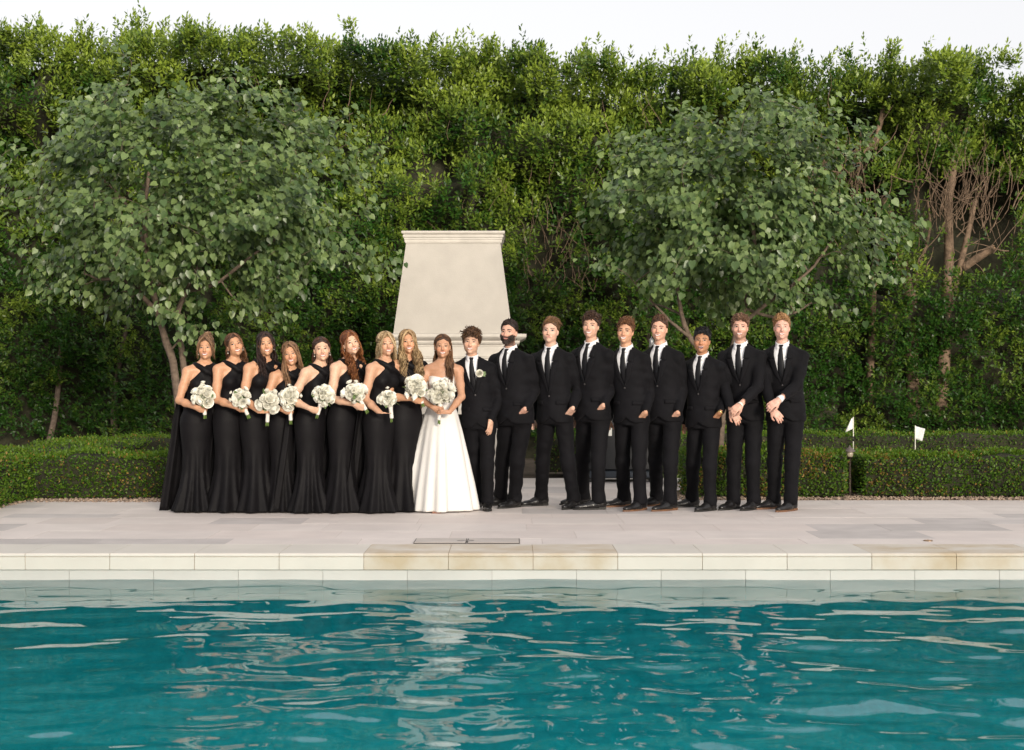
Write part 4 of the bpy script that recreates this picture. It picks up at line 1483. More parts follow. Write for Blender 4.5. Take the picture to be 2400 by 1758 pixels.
def add_hair(body, c, R, hs, sp, seed, front_y=-.115):
    r = np.random.default_rng(seed)
    man = sp['man']
    h = sp['hair']
    base = np.array(h['col'])
    base2 = np.array(h.get('col2', tuple(base * 1.7)))
    f = cap_field(sp, h.get('vol', (.02, .03, .05)), seed, man)
    V0, Q0 = f.mesh()
    C0 = np.broadcast_to(base, V0.shape) * (1 + .2 * Noise(seed, 60)(V0))[:, None]
    vs, qs, cs = [V0], [Q0], [C0]
    n0 = len(V0)
    def put(paths, rad, k=5, tone=None):
        nonlocal n0
        v_, q_ = tubes(paths, rad, k)
        t = r.uniform(0, 1, len(paths)) ** 1.3 if tone is None else tone
        cc = base[None] * (1 - t[:, None]) + base2[None] * t[:, None]
        # roots a shade darker than the lengths, as dyed or sun-bleached hair is
        M_ = paths.shape[1]
        vs.append(v_)
        qs.append(q_ + n0)
        cs.append(np.repeat(cc, M_ * k, 0))
        n0 += len(v_)
    st = h['style']
    if man or st in ('updo',):
        n_ = int(h.get('n', 230) * 1.7)
        ph = r.uniform(-PI, PI, n_ * 3)
        th = np.arccos(r.uniform(-.35, 1, n_ * 3))
        rt = skull(th, ph, 1.02)
        ok = rt[:, 2] > hairline(rt[:, 1], man) + .004
        rt, th, ph = rt[ok][:n_], th[ok][:n_], ph[ok][:n_]
        n_ = len(rt)
        no = nrm((rt - HC) / HR ** 2)
        topw = sstep(rt[:, 2], .045, .095)[:, None]
        frw = sstep(-rt[:, 1], .0, .07)[:, None]
        L_ = (h['short'] + (h['long'] - h['short']) * topw[:, 0]) * r.uniform(.7, 1.2, n_)
        sw = np.asarray(h['sweep'], float)[None] * np.ones((n_, 1)) + r.normal(0, h.get('mess', .25), (n_, 3))
        if 'fringe' in h:
            sw = sw * (1 - frw * topw) + (np.asarray(h['fringe'], float)[None] + r.normal(0, h.get('mess', .25), (n_, 3))) * frw * topw
        sw = np.where(topw > .3, sw, np.array([0, .25, -1.0]) + r.normal(0, .2, (n_, 3)))
        s_ = np.linspace(0, 1, 7)[None, :, None]
        lift = h.get('lift', .5)
        sw_t = nrm(sw - (sw * no).sum(1, keepdims=True) * no * h.get('flat', .92)) * .8
        P = rt[:, None] + L_[:, None, None] * (no[:, None] * lift * .62 * (s_ - .75 * s_ ** 2) * topw[:, None] + no[:, None] * .05 * s_ + sw_t[:, None] * s_ ** 1.05)
        cu = h.get('curl', 0)
        if cu:
            b1 = nrm(np.cross(sw_t, no))
            p0 = r.uniform(0, 6.28, n_)[:, None, None]
            w_ = h.get('turns', 1.4) * 6.28
            P = P + cu * s_ ** .6 * (b1[:, None] * np.sin(s_ * w_ + p0) + no[:, None] * np.cos(s_ * w_ + p0))
        P = push_out(P, 1.03)
        rad = h.get('r', .0065) * .8 * r.uniform(.7, 1.25, n_)[:, None] * np.array([1, 1.05, 1, .92, .78, .55, .15])[None]
        put(P, rad, 3)
    if st == 'updo':
        a = r.uniform(0, 6.28, 60)
        bc = np.array([.01, .045, .125])
        t_ = np.linspace(0, 1, 9)[None, :]
        A = a[:, None] + t_ * 3.2
        el = r.uniform(-.7, 1.2, 60)[:, None]
        P = bc + np.stack([np.cos(A) * np.cos(el) * .040, np.sin(A) * np.cos(el) * .034, np.sin(el) * .028 + .008 * np.sin(t_ * 6 + a[:, None])], -1) * r.uniform(.75, 1.12, (60, 1, 1))
        put(P, .0085 * np.ones((60, 9)) * np.array([.3, .8, 1, 1, 1, 1, 1, .8, .3])[None])
        ns = 46
        sd_ = np.where(np.arange(ns) % 2, 1, -1)
        t_ = np.linspace(0, 1, 10)[None, :, None]
        st_ = np.stack([sd_ * r.uniform(.002, .015, ns), r.uniform(-.085, -.068, ns), r.uniform(.098, .112, ns)], -1)
        out_ = np.stack([sd_ * r.uniform(.070, .088, ns), r.uniform(-.085, -.02, ns), r.uniform(-.0, .04, ns)], -1)
        e_ = np.stack([sd_ * r.uniform(.072, .092, ns), r.uniform(-.06, .01, ns), r.uniform(-.12, -.03, ns)], -1)
        P = (1 - t_) ** 2 * st_[:, None] + 2 * t_ * (1 - t_) * (out_ * np.array([1.05, 1.15, 1]) + np.array([0, -.02, .03]))[:, None] + t_ ** 2 * e_[:, None]
        P = push_out(P + .004 * np.sin(t_ * 14 + r.uniform(0, 6, (ns, 1, 1))), 1.05)
        put(P, .0042 * np.ones((ns, 10)) * np.linspace(1.2, .2, 10)[None])
    if st == 'long':
        n_ = int(h.get('n', 150) * 2.0)
        side = np.where(r.uniform(size=n_) < h.get('bias', .5), -1, 1)      # -1: her right
        ph = side * np.deg2rad(r.uniform(h.get('phmin', 48), 178, n_))
        fr_ = np.abs(ph) < np.deg2rad(88)
        M_ = 26 if h.get('nw', 3) > 3.5 else 18
        t_ = np.linspace(0, 1, M_)
        ends_z = -h['len'] * r.uniform(.72, 1.05, n_)
        P = np.zeros((n_, M_, 3))
        lay = 1.02 + r.uniform(0, .075, n_) + h.get('puff', 0)
        th_end = np.deg2rad(104)
        for i in range(n_):
            k1 = 9
            y0 = np.interp(abs(ph[i]), [.6, 3.1], [-.070, .07])
            th = np.linspace(.05, th_end, k1)
            s1 = skull(th, np.full(k1, ph[i]), lay[i])
            rootp = np.array([side[i] * .004 + h.get('part', 0), y0, .118 - max(0, y0) ** 2 * 4])
            w = sstep(th, .0, .9)[:, None]
            s1 = rootp * (1 - w) + s1 * w
            s1 = push_out(s1, lay[i])
            z1 = s1[-1, 2]
            k2 = M_ - k1
            tt = np.linspace(0, 1, k2 + 1)[1:]
            s2 = np.repeat(s1[-1:], k2, 0)
            s2[:, 2] = z1 + (ends_z[i] - z1) * tt
            drop = z1 - s2[:, 2]
            fw = h['fall'].get(int(side[i]), 'back')
            if fw == 'front' and (fr_[i] or r.uniform() < .72):
                s2[:, 1] += (front_y + r.normal(0, .018) - s2[:, 1]) * sstep(drop, .03, .20) * .9
                s2[:, 0] += (side[i] * (.075 + r.normal(0, .02)) - s2[:, 0]) * sstep(drop, .0, .2) * .8
            else:
                s2[:, 1] += ((.085 + r.normal(0, .015)) - s2[:, 1]) * sstep(drop, .04, .20) * .9
                s2[:, 0] *= 1 + .18 * sstep(drop, 0, .2)
            P[i] = np.vstack([s1, s2])
        cl = h.get('wave', .012)
        phs = (np.floor((ph + PI) / .42) * 1.7)[:, None] + r.normal(0, .35, (n_, 1))
        nw = h.get('nw', 3.0) * 6.28
        env = sstep(t_, .22, .6)[None]
        P[..., 0] += cl * env * np.sin(t_[None] * nw + phs)
        P[..., 1] += cl * .8 * env * np.cos(t_[None] * nw + phs)
        rad = h.get('r', .0095) * .52 * r.uniform(.5, 1.25, n_)[:, None] * np.interp(t_, [0, .1, .5, .85, 1], [.35, .9, 1, .8, .12])[None]
        tone = r.uniform(0, 1, n_) ** 1.2
        tone = np.where(fr_, np.clip(tone + .25, 0, 1), tone)
        put(P, rad, 3, tone)
        # hair drawn back from the hairline over the ears
        m_ = 150 if h.get('phmin', 48) > 75 else 40
        sd_ = np.where(np.arange(m_) % 2, 1, -1)
        p0_, p1_ = np.deg2rad(r.uniform(4, 78, m_)), np.deg2rad(r.uniform(112, 170, m_))
        t0_ = np.interp(np.rad2deg(p0_), [0, 30, 55, 80], [.86, .90, 1.12, 1.5]) - r.uniform(0, .5, m_)
        t1_ = np.deg2rad(r.uniform(80, 108, m_))
        tq = np.linspace(0, 1, 8)[None]
        ph_ = sd_[:, None] * (p0_[:, None] + (p1_ - p0_)[:, None] * tq ** .8)
        th_ = t0_[:, None] + (t1_ - t0_)[:, None] * tq ** 1.25
        Pq = HC + HR * np.stack([np.sin(ph_) * np.sin(th_), -np.cos(ph_) * np.sin(th_), np.cos(th_)], -1) * (1.035 + .035 * r.uniform(0, 1, (m_, 1, 1)) + .05 * np.sin(tq * PI)[..., None] * h.get('vol', (.02, .03, .05))[2] * 6)
        put(Pq, .0048 * np.ones((m_, 8)) * np.array([.5, .9, 1, 1, 1, .9, .7, .4])[None], 3)
        # fine flyaways and face-framing strands
        m_ = h.get('frame', 16)
        if m_:
            sd_ = np.where(np.arange(m_) % 2, 1, -1)
            tq = np.linspace(0, 1, 12)[None, :, None]
            a0 = np.stack([sd_ * r.uniform(.0, .012, m_) + h.get('part', 0), r.uniform(-.082, -.066, m_), r.uniform(.104, .112, m_)], -1)
            a1 = np.stack([sd_ * r.uniform(.066, .088, m_), r.uniform(-.098, -.066, m_), r.uniform(.02, .06, m_)], -1)
            a2 = np.stack([sd_ * r.uniform(.062, .086, m_), r.uniform(-.085, -.045, m_), r.uniform(-.15, -.07, m_)], -1)
            Pq = (1 - tq) ** 2 * a0[:, None] + 2 * tq * (1 - tq) * a1[:, None] + tq ** 2 * a2[:, None]
            Pq = push_out(Pq, 1.05)
            Pq[..., 0] += .004 * np.sin(tq[..., 0] * 9 + r.uniform(0, 6, (m_, 1)))
            put(Pq, h.get('fr_r', .0045) * np.ones((m_, 12)) * np.linspace(1.1, .2, 12)[None])
    if h.get('beard'):
        n_ = 420
        u = r.uniform(-1, 1, n_)
        w = r.uniform(0, 1, n_)
        bx = u * .066
        bz = -.049 - w * .056 * np.sqrt(np.clip(1 - (u * .55) ** 2, 0, 1)) + .030 * np.abs(u) ** 1.5
        bz = np.where((np.abs(bx) < .022) & (bz > -.079), np.where(r.uniform(size=n_) < .35, -.0535, -.086), bz)
        O = np.stack([bx * hs, np.full(n_, -.16 * hs), bz * hs], -1) @ R.T + c
        Dv = R @ np.array([0, 1.0, 0])
        S_ = sp['_field'].cast(O, Dv, .2 * hs, 120)
        rt = ((S_ - c) @ R) / hs
        L_ = np.where(np.abs(bz + .0535) < .001, .007, .014 + .012 * sstep(-bz, .075, .1))
        dn = nrm(np.stack([bx * 4, np.full(n_, -.45), np.full(n_, -.9)], -1) + r.normal(0, .2, (n_, 3)))
        s_ = np.linspace(0, 1, 5)[None, :, None]
        P = rt[:, None] + dn[:, None] * L_[:, None, None] * s_
        put(P, .0052 * np.ones((n_, 5)) * np.array([1, 1, .9, .7, .2])[None], 4)
    V = np.concatenate(vs) * hs @ R.T + c
    o = obj('hair', V, np.concatenate(qs), M_HAIR, body, np.clip(np.concatenate(cs), .002, .8), kind='stuff')
    return o

def earring(body, c, R, hs, s, drop):
    p0 = c + R @ (np.array([s * .074, .006, -.040]) * hs)
    m_ = MB()
    for rr, dz in (((.0042, 0),) if not drop else ((.003, 0), (.0022, -.012), (.0055, -.023))):
        a = np.arange(8) / 8 * 2 * PI
        m_.rings([np.stack([p0[0] + s * .004 + rr * math.sin(t) * np.cos(a), p0[1] - .004 + rr * math.sin(t) * np.sin(a), np.full(8, p0[2] + dz - rr * math.cos(t))], -1) for t in np.linspace(.15, PI - .15, 5)])
    m_.build('earring', M_PEARL, body, smooth=True)

# ------------------------------------------------------------------ bouquets
def rose_mesh(seed):
    """cupped garden rose: rings of petals, tight in the heart, rolling open at the rim"""
    r = np.random.default_rng(seed)
    m_ = MB()
    for lay, (np_, rad, hgt, roll) in enumerate(((3, .008, .040, 0.0), (4, .014, .041, .0), (5, .020, .040, .12), (6, .027, .036, .3), (6, .033, .029, .6))):
        for i in range(np_):
            a0 = i / np_ * 2 * PI + lay * .7 + r.normal(0, .15)
            w = (2 * PI / np_) * .72
            hh = hgt * r.uniform(.92, 1.06)
            G = []
            for u in np.linspace(-1, 1, 5):
                row = []
                for v in np.linspace(0, 1, 5):
                    a = a0 + u * w * (.75 + .25 * v)
                    belly = math.sin(min(1.0, .18 + v * .95) * PI * .55) ** .8
                    rr = rad * belly * (1 + .05 * u * u) + roll * .016 * max(0, v - .6) ** 1.2 * 2.2 - (1 - roll) * .10 * rad * max(0, v - .7)
                    z = hh * v * (1 - .20 * u * u * v) - roll * .012 * max(0, v - .75)
                    row.append((rr * math.cos(a), rr * math.sin(a), z))
                G.append(row)
            m_.grid(G)
    d = m_.data('rose', True)
    d.materials.append(M_ROSE)
    return d
ROSES = [rose_mesh(i) for i in range(4)]
LEAFM = mesh_data('leaf', HEART[0] * np.array([.7, 1, .6]), HEART[1])
LEAFM.materials.append(M_LEAFG)

def bouquet(center, tip, size, label, seed, n_r=15, flat=1.0):
    """center of the flower dome and the cut stem end, both in world space"""
    r = np.random.default_rng(seed)
    center, tip = np.asarray(center, float), np.asarray(tip, float)
    ax = nrm(center - tip)
    L_ = np.linalg.norm(center - tip)
    root = link('bouquet', None, loc=tip)
    tag(root, label, 'bouquet', 'white rose bouquets')
    B = frame_from(ax, (0, -1, .2))           # columns: side, axis, up(-camera-ish)
    cl = center - tip
    # flowers over a dome that faces up the axis and towards the viewer's side of the party
    i_ = np.arange(n_r) + .5
    th = np.arccos(1 - 1.45 * i_ / n_r)
    ph = i_ * 2.39996 + r.uniform(0, 6)
    lump = Noise(seed, .35)
    pole = nrm(ax * .75 + np.array([0, -.75, .1]))
    Bp = frame_from(pole, (.1, .2, 1))
    for k in range(n_r):
        dl = np.array([math.sin(th[k]) * math.cos(ph[k]), math.cos(th[k]), math.sin(th[k]) * math.sin(ph[k])])
        d = Bp @ dl
        rad = size * np.array([1.0, .8, flat]) * r.uniform(.55, .92) * (1 + .22 * lump(d[None])[0])
        pos = cl + d * rad
        z = nrm(d + r.normal(0, .22, 3) + ax * .25)
        x = nrm(np.cross(z, r.normal(size=3)))
        y = np.cross(z, x)
        s = r.uniform(.95, 1.45) * (size / .105) ** .4
        o = link('rose', ROSES[int(r.integers(0, 4))], None, root)
        pos = pos - z * .026 * s
        o.matrix_local = Matrix(((x[0] * s, y[0] * s, z[0] * s, pos[0]), (x[1] * s, y[1] * s, z[1] * s, pos[1]), (x[2] * s, y[2] * s, z[2] * s, pos[2]), (0, 0, 0, 1)))
    # a few loose sprays
    for k in range(5):
        d = nrm(r.normal(size=3) + ax * .8 + np.array([0, -.3, .2]))
        pos = cl + d * size * r.uniform(.86, 1.02)
        z = d
        x = nrm(np.cross(z, r.normal(size=3)))
        y = np.cross(z, x)
        s = r.uniform(.45, .62)
        o = link('small_flower', ROSES[k % 4], None, root)
        o.matrix_local = Matrix(((x[0] * s, y[0] * s, z[0] * s, pos[0]), (x[1] * s, y[1] * s, z[1] * s, pos[1]), (x[2] * s, y[2] * s, z[2] * s, pos[2]), (0, 0, 0, 1)))
    for k in range(6):
        d = nrm(r.normal(size=3) * .8 - ax * .9 + np.array([0, -.1, 0]))
        pos = cl + d * size * .7
        y = nrm(d + r.normal(0, .3, 3))
        x = nrm(np.cross(y, r.normal(size=3)))
        z = np.cross(x, y)
        s = r.uniform(.04, .06)
        o = link('leaf', LEAFM, None, root)
        o.matrix_local = Matrix(((x[0] * s, y[0] * s, z[0] * s, pos[0]), (x[1] * s, y[1] * s, z[1] * s, pos[1]), (x[2] * s, y[2] * s, z[2] * s, pos[2]), (0, 0, 0, 1)))
    # stems, wrapped in ribbon
    ns = 9
    a = r.uniform(0, 6.28, ns)
    rr = np.sqrt(r.uniform(0, 1, ns)) * .012
    e = B[:, 0][None] * (rr * np.cos(a))[:, None] + B[:, 2][None] * (rr * np.sin(a))[:, None]
    P = np.stack([e * 1.35, e, e * .9 + ax * L_ * .35, e * 1.2 + ax * L_ * .6, e * 3.5 + ax * L_ * .9], 1)
    P[:, 0] += ax * r.uniform(-.006, .006, ns)[:, None]
    P[:, 1] += ax * .03
    v_, q_ = tubes(P, np.full((ns, 5), .0042), 4, True)
    obj('stems', v_, q_, M_GREEN, root)
    a = np.arange(14) / 14 * 2 * PI
    m_ = MB()
    Rg = []
    for t, rr in ((.035, .0165), (.045, .0185), (L_ * .3, .0175), (L_ * .55, .019), (L_ * .72, .026)):
        Rg.append(ax * t + B[:, 0][None] * (rr * np.cos(a))[:, None] + B[:, 2][None] * (rr * np.sin(a))[:, None])
    m_.rings(Rg)
    m_.build('ribbon_wrap', M_RIB, root, smooth=True)
    # green heart that holds the flowers together
    Rg = []
    for t in np.linspace(.2, PI - .2, 7):
        Rg.append(cl - ax * .01 + (ax * math.cos(PI - t) + 0) * size * .5 + size * .5 * math.sin(t) * (B[:, 0][None] * np.cos(a)[:, None] + B[:, 2][None] * np.sin(a)[:, None]))
    MB().rings(Rg).build('greenery', M_LEAFG, root, smooth=True)
    return root

# ------------------------------------------------------------------ women
W_Z = np.array([.44, .48, .52, .56, .60, .63, .67, .70, .735, .77, .80, .822, .84])
W_AX = np.array([.160, .166, .166, .150, .124, .116, .122, .130, .136, .136, .112, .070, .050])
W_AY = np.array([.115, .122, .120, .108, .092, .086, .090, .094, .098, .092, .076, .058, .048])

def setup(sp):
    d = sp['d']
    yaw = math.radians(sp['yaw'])
    base = np.array([(sp['base_u'] - CX) / F * d, d, 0.0])
    Rz = rotz(yaw)
    def w2l(p_):
        return (np.asarray(p_, float) - base) @ Rz
    def vloc(v_):
        return np.asarray(v_, float) @ Rz
    S = H + (HZ - sp['top_v']) / F * d - sp.get('hair_h', .02)
    hs = sp.get('hs', 1.0 if sp['man'] else .95)
    hz = S - .112 * hs
    hx = (sp['head_u'] - CX) / F * d - base[0]
    px_ = (sp['hip_u'] - CX) / F * d - base[0]
    hd = vloc((hx, sp.get('head_y', -.01), 0))
    hp = vloc((px_, 0, 0))
    zk = np.array([0, .30 * S, .53 * S, .66 * S, .80 * S, .86 * S, hz])
    wk = np.array([0, .5, 1, 1, 1, 1, 1])
    tk = np.array([0, 0, 0, .30, .78, .92, 1])
    kx = hp[0] * wk + (hd[0] - hp[0]) * tk
    ky = hp[1] * wk + (hd[1] - hp[1]) * tk
    def cx(z):
        return np.interp(z, zk, kx)
    def cy(z):
        return np.interp(z, zk, ky)
    head_c = np.array([cx(hz), cy(hz), hz])
    # head orientation: its yaw is given in the world (0 looks straight at the camera)
    hy, hpit, hr = (math.radians(x) for x in sp.get('head', (0, 0, 0)))
    Rh = rotz(hy - yaw) @ roty(hr) @ rotx(hpit)
    return base, yaw, w2l, vloc, S, hs, cx, cy, head_c, Rh

def woman(sp, seed):
    sp['man'] = False
    base, yaw, w2l, vloc, S, hs, cx, cy, hc, Rh = setup(sp)
    k = S / 1.66
    bride = sp.get('bride', False)
    b = sp.get('build', 1.0)
    f = Field((-.48, -.50, .56 * S), (.48, .36, S + .05), .0069)
    Z = W_Z * S
    ax_, ay_ = W_AX * k * b, W_AY * k * b
    f.stack(Z[4:], ax_[4:], ay_[4:], cx, cy, 0, .02)
    def sp_(x, y, z):
        return np.array([cx(z * S) + x * k, cy(z * S) + y * k, z * S])
    sh = {}
    for s in (-1, 1):
        sh[s] = sp_(s * .158 * b, .005, .797)
        f.cone(sp_(s * .035, .012, .835), sh[s] + np.array([0, 0, .004]), .040 * k, .046 * k, .05)
        f.cone(sp_(s * .02, -.055, .805), sp_(s * .13, -.03, .812), .012, .012, .03)      # collarbone
    f.cone(sp_(0, .022, .805), hc + Rh @ (np.array([0, .018, -.055]) * hs), .052 * k, .046 * hs, .035)
    head_prims(f, hc, Rh, hs, False, sp.get('jaw', .95))
    # arms
    lu, lf = .172 * S, .150 * S
    grips = {}
    for s in (-1, 1):
        h_ = sp['hands'].get(s)
        if h_ is None:
            wr = sh[s] + np.array([s * .03, .10, -.30 * S])
            el = ik(sh[s], wr, lu, lf, (s * .2, 1, 0))
            fd, pn, cu = (0, .05, -1), (-s, 0, 0), .3
        else:
            gp = w2l(h_['at'])
            fd = nrm(vloc(h_['fd']))
            pn = nrm(vloc(h_['pn']))
            wr = gp - fd * .062 - pn * .024
            el = ik(sh[s], wr, lu, lf, vloc(h_.get('hint', (-.75, -.1, -.9))))
            cu = h_.get('curl', 1.0)
        f.limb([sh[s], sh[s] * .45 + el * .55, el], np.array([.046, .0385, .0335]) * k * b, .025)
        f.limb([el, el * .62 + wr * .38, wr], np.array([.0335, .0345, .0225]) * k * b, .02)
        hand(f, wr, np.asarray(fd, float), np.asarray(pn, float), .86 * k, cu, s * sp.get('thumb', 1))
    V, Q = f.mesh()
    body = obj('person', V, Q, M_SKIN, None, paint_skin(V, hc, Rh, hs, sp), loc=base, rot=(0, 0, yaw))
    tag(body, sp['label'], 'person', sp['group'])
    sp['_field'] = f
    face(f, body, hc, Rh, hs, sp)
    add_hair(body, hc, Rh, hs, sp, seed)
    for s in sp.get('ears', (-1, 1)):
        earring(body, hc, Rh, hs, s, sp.get('drop', True))
    # dress
    r = np.random.default_rng(seed)
    g_ = Field((-.52, -.52, 0.004), (.52, .52, .88 * S), .0138)
    off = .007
    g_.stack(Z[4:] if not bride else Z[2:], ax_[4:] if not bride else ax_[2:], ay_[4:] if not bride else ay_[2:], cx, cy, off, .02)
    for s in (-1, 1):
        g_.ell(sp_(s * .062, -.072, .728), np.array([.058, .046, .056]) * k * b + .005, None, .03)
    if bride:
        hz_ = np.array([.006, .15, .30, .45, .55, .59, .625])
        hx_ = np.array([.345, .305, .255, .20, .155, .128, .116])
        def mod(th, Zz):
            t = np.clip(1 - Zz / (.60 * S), 0, 1)
            a = np.sin(9 * th + .7) * .5 + np.sin(5 * th + 2.0) * .5 + .35 * np.sin(14 * th)
            return 1 + .115 * t ** .7 * np.tanh(2.2 * a)
        g_.stack(hz_ * S, hx_ * k, hx_ * .98 * k, cx, cy, 0, .01, mod)
        ztop = .762 * S
        g_.fn(lambda X, Y, Zq: Zq - (ztop + .012 * np.clip((np.abs(X - cx(ztop)) - .03) / .06, -1, 1) - .03 * np.clip((Y - cy(ztop)) / .1, 0, 1)), (-1, -1, 0), (1, 1, 3), 0, 'i')
    else:
        hz_ = np.array([.004, .06, .14, .24, .32, .40, .46, .51, .55, .59, .63])
        hx_ = np.array([.235, .200, .160, .134, .134, .148, .162, .169, .160, .138, .124])
        n1, n2, p1, p2 = int(r.integers(9, 13)), int(r.integers(4, 6)), r.uniform(0, 6), r.uniform(0, 6)
        def mod(th, Zz):
            t = np.clip(1 - Zz / (.36 * S), 0, 1)
            a = np.sin(n1 * th + p1 + .8 * np.sin(th * 2 + p2)) * .6 + np.sin(n2 * th + p2) * .5
            return 1 + .19 * t ** .7 * (a - .35 * np.abs(np.sin(n1 * .5 * th + p2)))
        g_.stack(hz_ * S, hx_ * k * b, hx_ * k * b * np.interp(hz_, [0, .4, .55, .63], [.95, .76, .74, .75]), cx, cy, 0, .045, mod)
        # left shoulder swathed, right shoulder bare
        g_.cone(sp_(.03, .012, .832), sh[1] + np.array([0, 0, .002]), .050 * k, .058 * k, .03)
        g_.cone(sh[1], sh[1] + np.array([.02, .03, -.10]), .058 * k, .054 * k, .03)
        za, zb = .752, .852
        def cut(X, Y, Zq):
            zc = cx(.78 * S)
            xx = X - zc
            line = (za + (zb - za) * np.clip((xx + .13 * k) / (.155 * k), -.4, 1.15)) * S
            line = line - .02 * np.clip((Y - cy(.78 * S)) / .08, 0, 1)
            return Zq - line
        g_.fn(cut, (-1, -1, 0), (1, 1, 3), 0, 'i')
        # twisted band round the neck, crossing the chest
        pth = [sp_(-.045, .065, .836), sp_(-.085, .030, .838), sp_(-.080, -.025, .833), sp_(-.050, -.066, .820), sp_(-.005, -.093, .803), sp_(.055, -.098, .785), sp_(.11, -.075, .772)]
        pth = bez(pth, 16)
        rb_ = np.interp(np.arange(16), [0, 4, 8, 12, 15], [.026, .027, .025, .024, .02])
        g_.limb(list(pth), list(rb_), .008)
        pth = bez([sp_(-.045, .065, .836), sp_(.02, .075, .842), sp_(.075, .035, .842), sp_(.070, -.02, .834), sp_(.035, -.070, .812), sp_(-.01, -.095, .795)], 12)
        g_.limb(list(pth), [.022] * 12, .008)
        # open at the neck
        nk = sp_(0, .015, .85)
        g_.cone(sp_(0, .012, .838), sp_(0, .012, .90), .050 * k, .058 * k, 0, op='s')
    V, Q = g_.mesh()
    dress = obj('dress', V, Q, M_SATIN if bride else M_CREPE, body)
    if bride:
        # tulle veil from the back of the head
        P = []
        for t in np.linspace(0, 1, 26):
            row = []
            for u in np.linspace(-1, 1, 30):
                w = .045 + .17 * t ** .8
                x = u * w + .018 * t * math.sin(u * 17 + t * 3) - .10 * t
                y = .10 + .10 * t - .045 * abs(u) ** 2 + .016 * t * math.cos(u * 21)
                row.append((hc[0] + x, hc[1] + y, hc[2] + .045 - t * (hc[2] - .45)))
            P.append(row)
        MB().grid(P).build('veil', M_TULLE, body, smooth=True)
        # toes of a sandal under the hem
        m_ = MB()
        tp = w2l((base[0] - .02, base[1] - .35 * k, 0))
        for j in range(4):
            a = np.arange(8) / 8 * 2 * PI
            m_.rings([np.stack([tp[0] - .03 + j * .018 + .008 * math.sin(t) * np.cos(a), tp[1] + .02 + .012 * math.sin(t) * np.sin(a), np.full(8, .010 - .009 * math.cos(t))], -1) for t in np.linspace(.1, PI - .1, 5)])
        m_.box((tp[0] - .045, tp[1] + .005, .0005), (tp[0] + .04, tp[1] + .12, .006), .002)
        m_.build('sandal', mat('sandal_tan', (.42, .20, .13), .5), body, smooth=True)
    else:
        # cape falling from the shoulders at the back
        P = []
        p0 = r.uniform(0, 6)
        cw = sp.get('cape', 1.0)
        for t in np.linspace(0, 1, 34):
            row = []
            z = .835 * S * (1 - t) + .006 * t
            for u in np.linspace(-1, 1, 40):
                w = np.interp(t, [0, .08, .2, .5, 1], [.085, .165, .19, .205, .27]) * k
                yy = np.interp(t, [0, .08, .2, .45, 1], [.070, .095, .115, .165, .235]) * k
                fl = .020 * sstep(t, .05, .5) * (math.sin(u * 11 + p0) + .5 * math.sin(u * 19 + 2 * p0))
                row.append((cx(z) + u * w * cw - .02 * t, cy(z) + yy - .055 * u * u * k + fl, z))
            P.append(row)
        MB().grid(P, .006, (0, 1, 0)).build('cape', M_CREPE, body, smooth=True)
    return body

# ------------------------------------------------------------------ men
M_Z = np.array([.435, .46, .50, .55, .60, .65, .70, .745, .78, .805, .825, .842, .855])
J_AX = np.array([.182, .181, .177, .168, .158, .162, .172, .178, .172, .146, .104, .075, .062])
J_AY = np.array([.142, .141, .138, .130, .122, .124, .130, .132, .124, .108, .088, .072, .062])

def shoe(body, pos, yaw_, k, brown):
    """laced leather shoe with a separate sole; pos = ankle point on the ground"""
    f = Field((-.09, -.24, -.004), (.09, .12, .15), .009)
    f.cone((0, .03, .045), (0, -.05, .042), .040, .040, .03, flat=np.array([1.0, 0, 0]), q=.86)
    f.cone((0, -.05, .036), (0, -.155, .026), .042, .031, .03, flat=np.array([0, 0, 1.0]), q=.85)
    f.ell((0, -.175, .024), (.032, .045, .022), None, .02)
    f.cone((0, .035, .05), (0, .025, .105), .038, .043, .03)
    f.fn(lambda X, Y, Z_: .010 - Z_ + 0 * X + 0 * Y, (-1, -1, -1), (1, 1, 1), 0, 'i')
    f.fn(lambda X, Y, Z_: Z_ - .105 + 0 * X + 0 * Y, (-1, -1, -1), (1, 1, 1), 0, 'i')
    V, Q = f.mesh()
    R = rotz(yaw_)
    o = obj('shoe', (V * k) @ R.T + pos, Q, M_SHOE, body)
    a = np.linspace(0, 2 * PI, 25)[:-1]
    y = -.085 + .145 * np.cos(a)
    w = np.interp(y, [-.23, -.20, -.12, -.04, .03, .06], [.012, .034, .045, .036, .038, .022])
    x = np.sign(np.sin(a)) * np.abs(np.sin(a)) ** .5 * w
    m_ = MB()
    m_.rings([(np.stack([x * s_, y * s_ - .085 * (1 - s_), np.full(24, z)], -1) * k) @ R.T + pos for s_, z in ((.98, .0), (1.0, .003), (1.0, .013), (.97, .0145))])
    m_.build('sole', M_SOLE if brown else M_SOLEK, o, smooth=False)
    hb = MB().box((-.033, .0, .0005), (.033, .062, .024), .004)
    v_ = (hb.verts() * k) @ R.T + pos
    obj('heel', v_, hb.faces(), M_SOLE if brown else M_SOLEK, o, smooth=False)
    m_ = MB()
    for j in range(3):
        v2, q2 = tubes(np.array([[(-.018, -.072 - .016 * j, .0755 - .0075 * j), (0, -.072 - .016 * j, .082 - .0075 * j), (.018, -.072 - .016 * j, .0755 - .0075 * j)]]), np.full((1, 3), .0028), 4, True)
        m_.add((v2 * k) @ R.T + pos, q2)
    m_.build('lace', M_TIE, o)

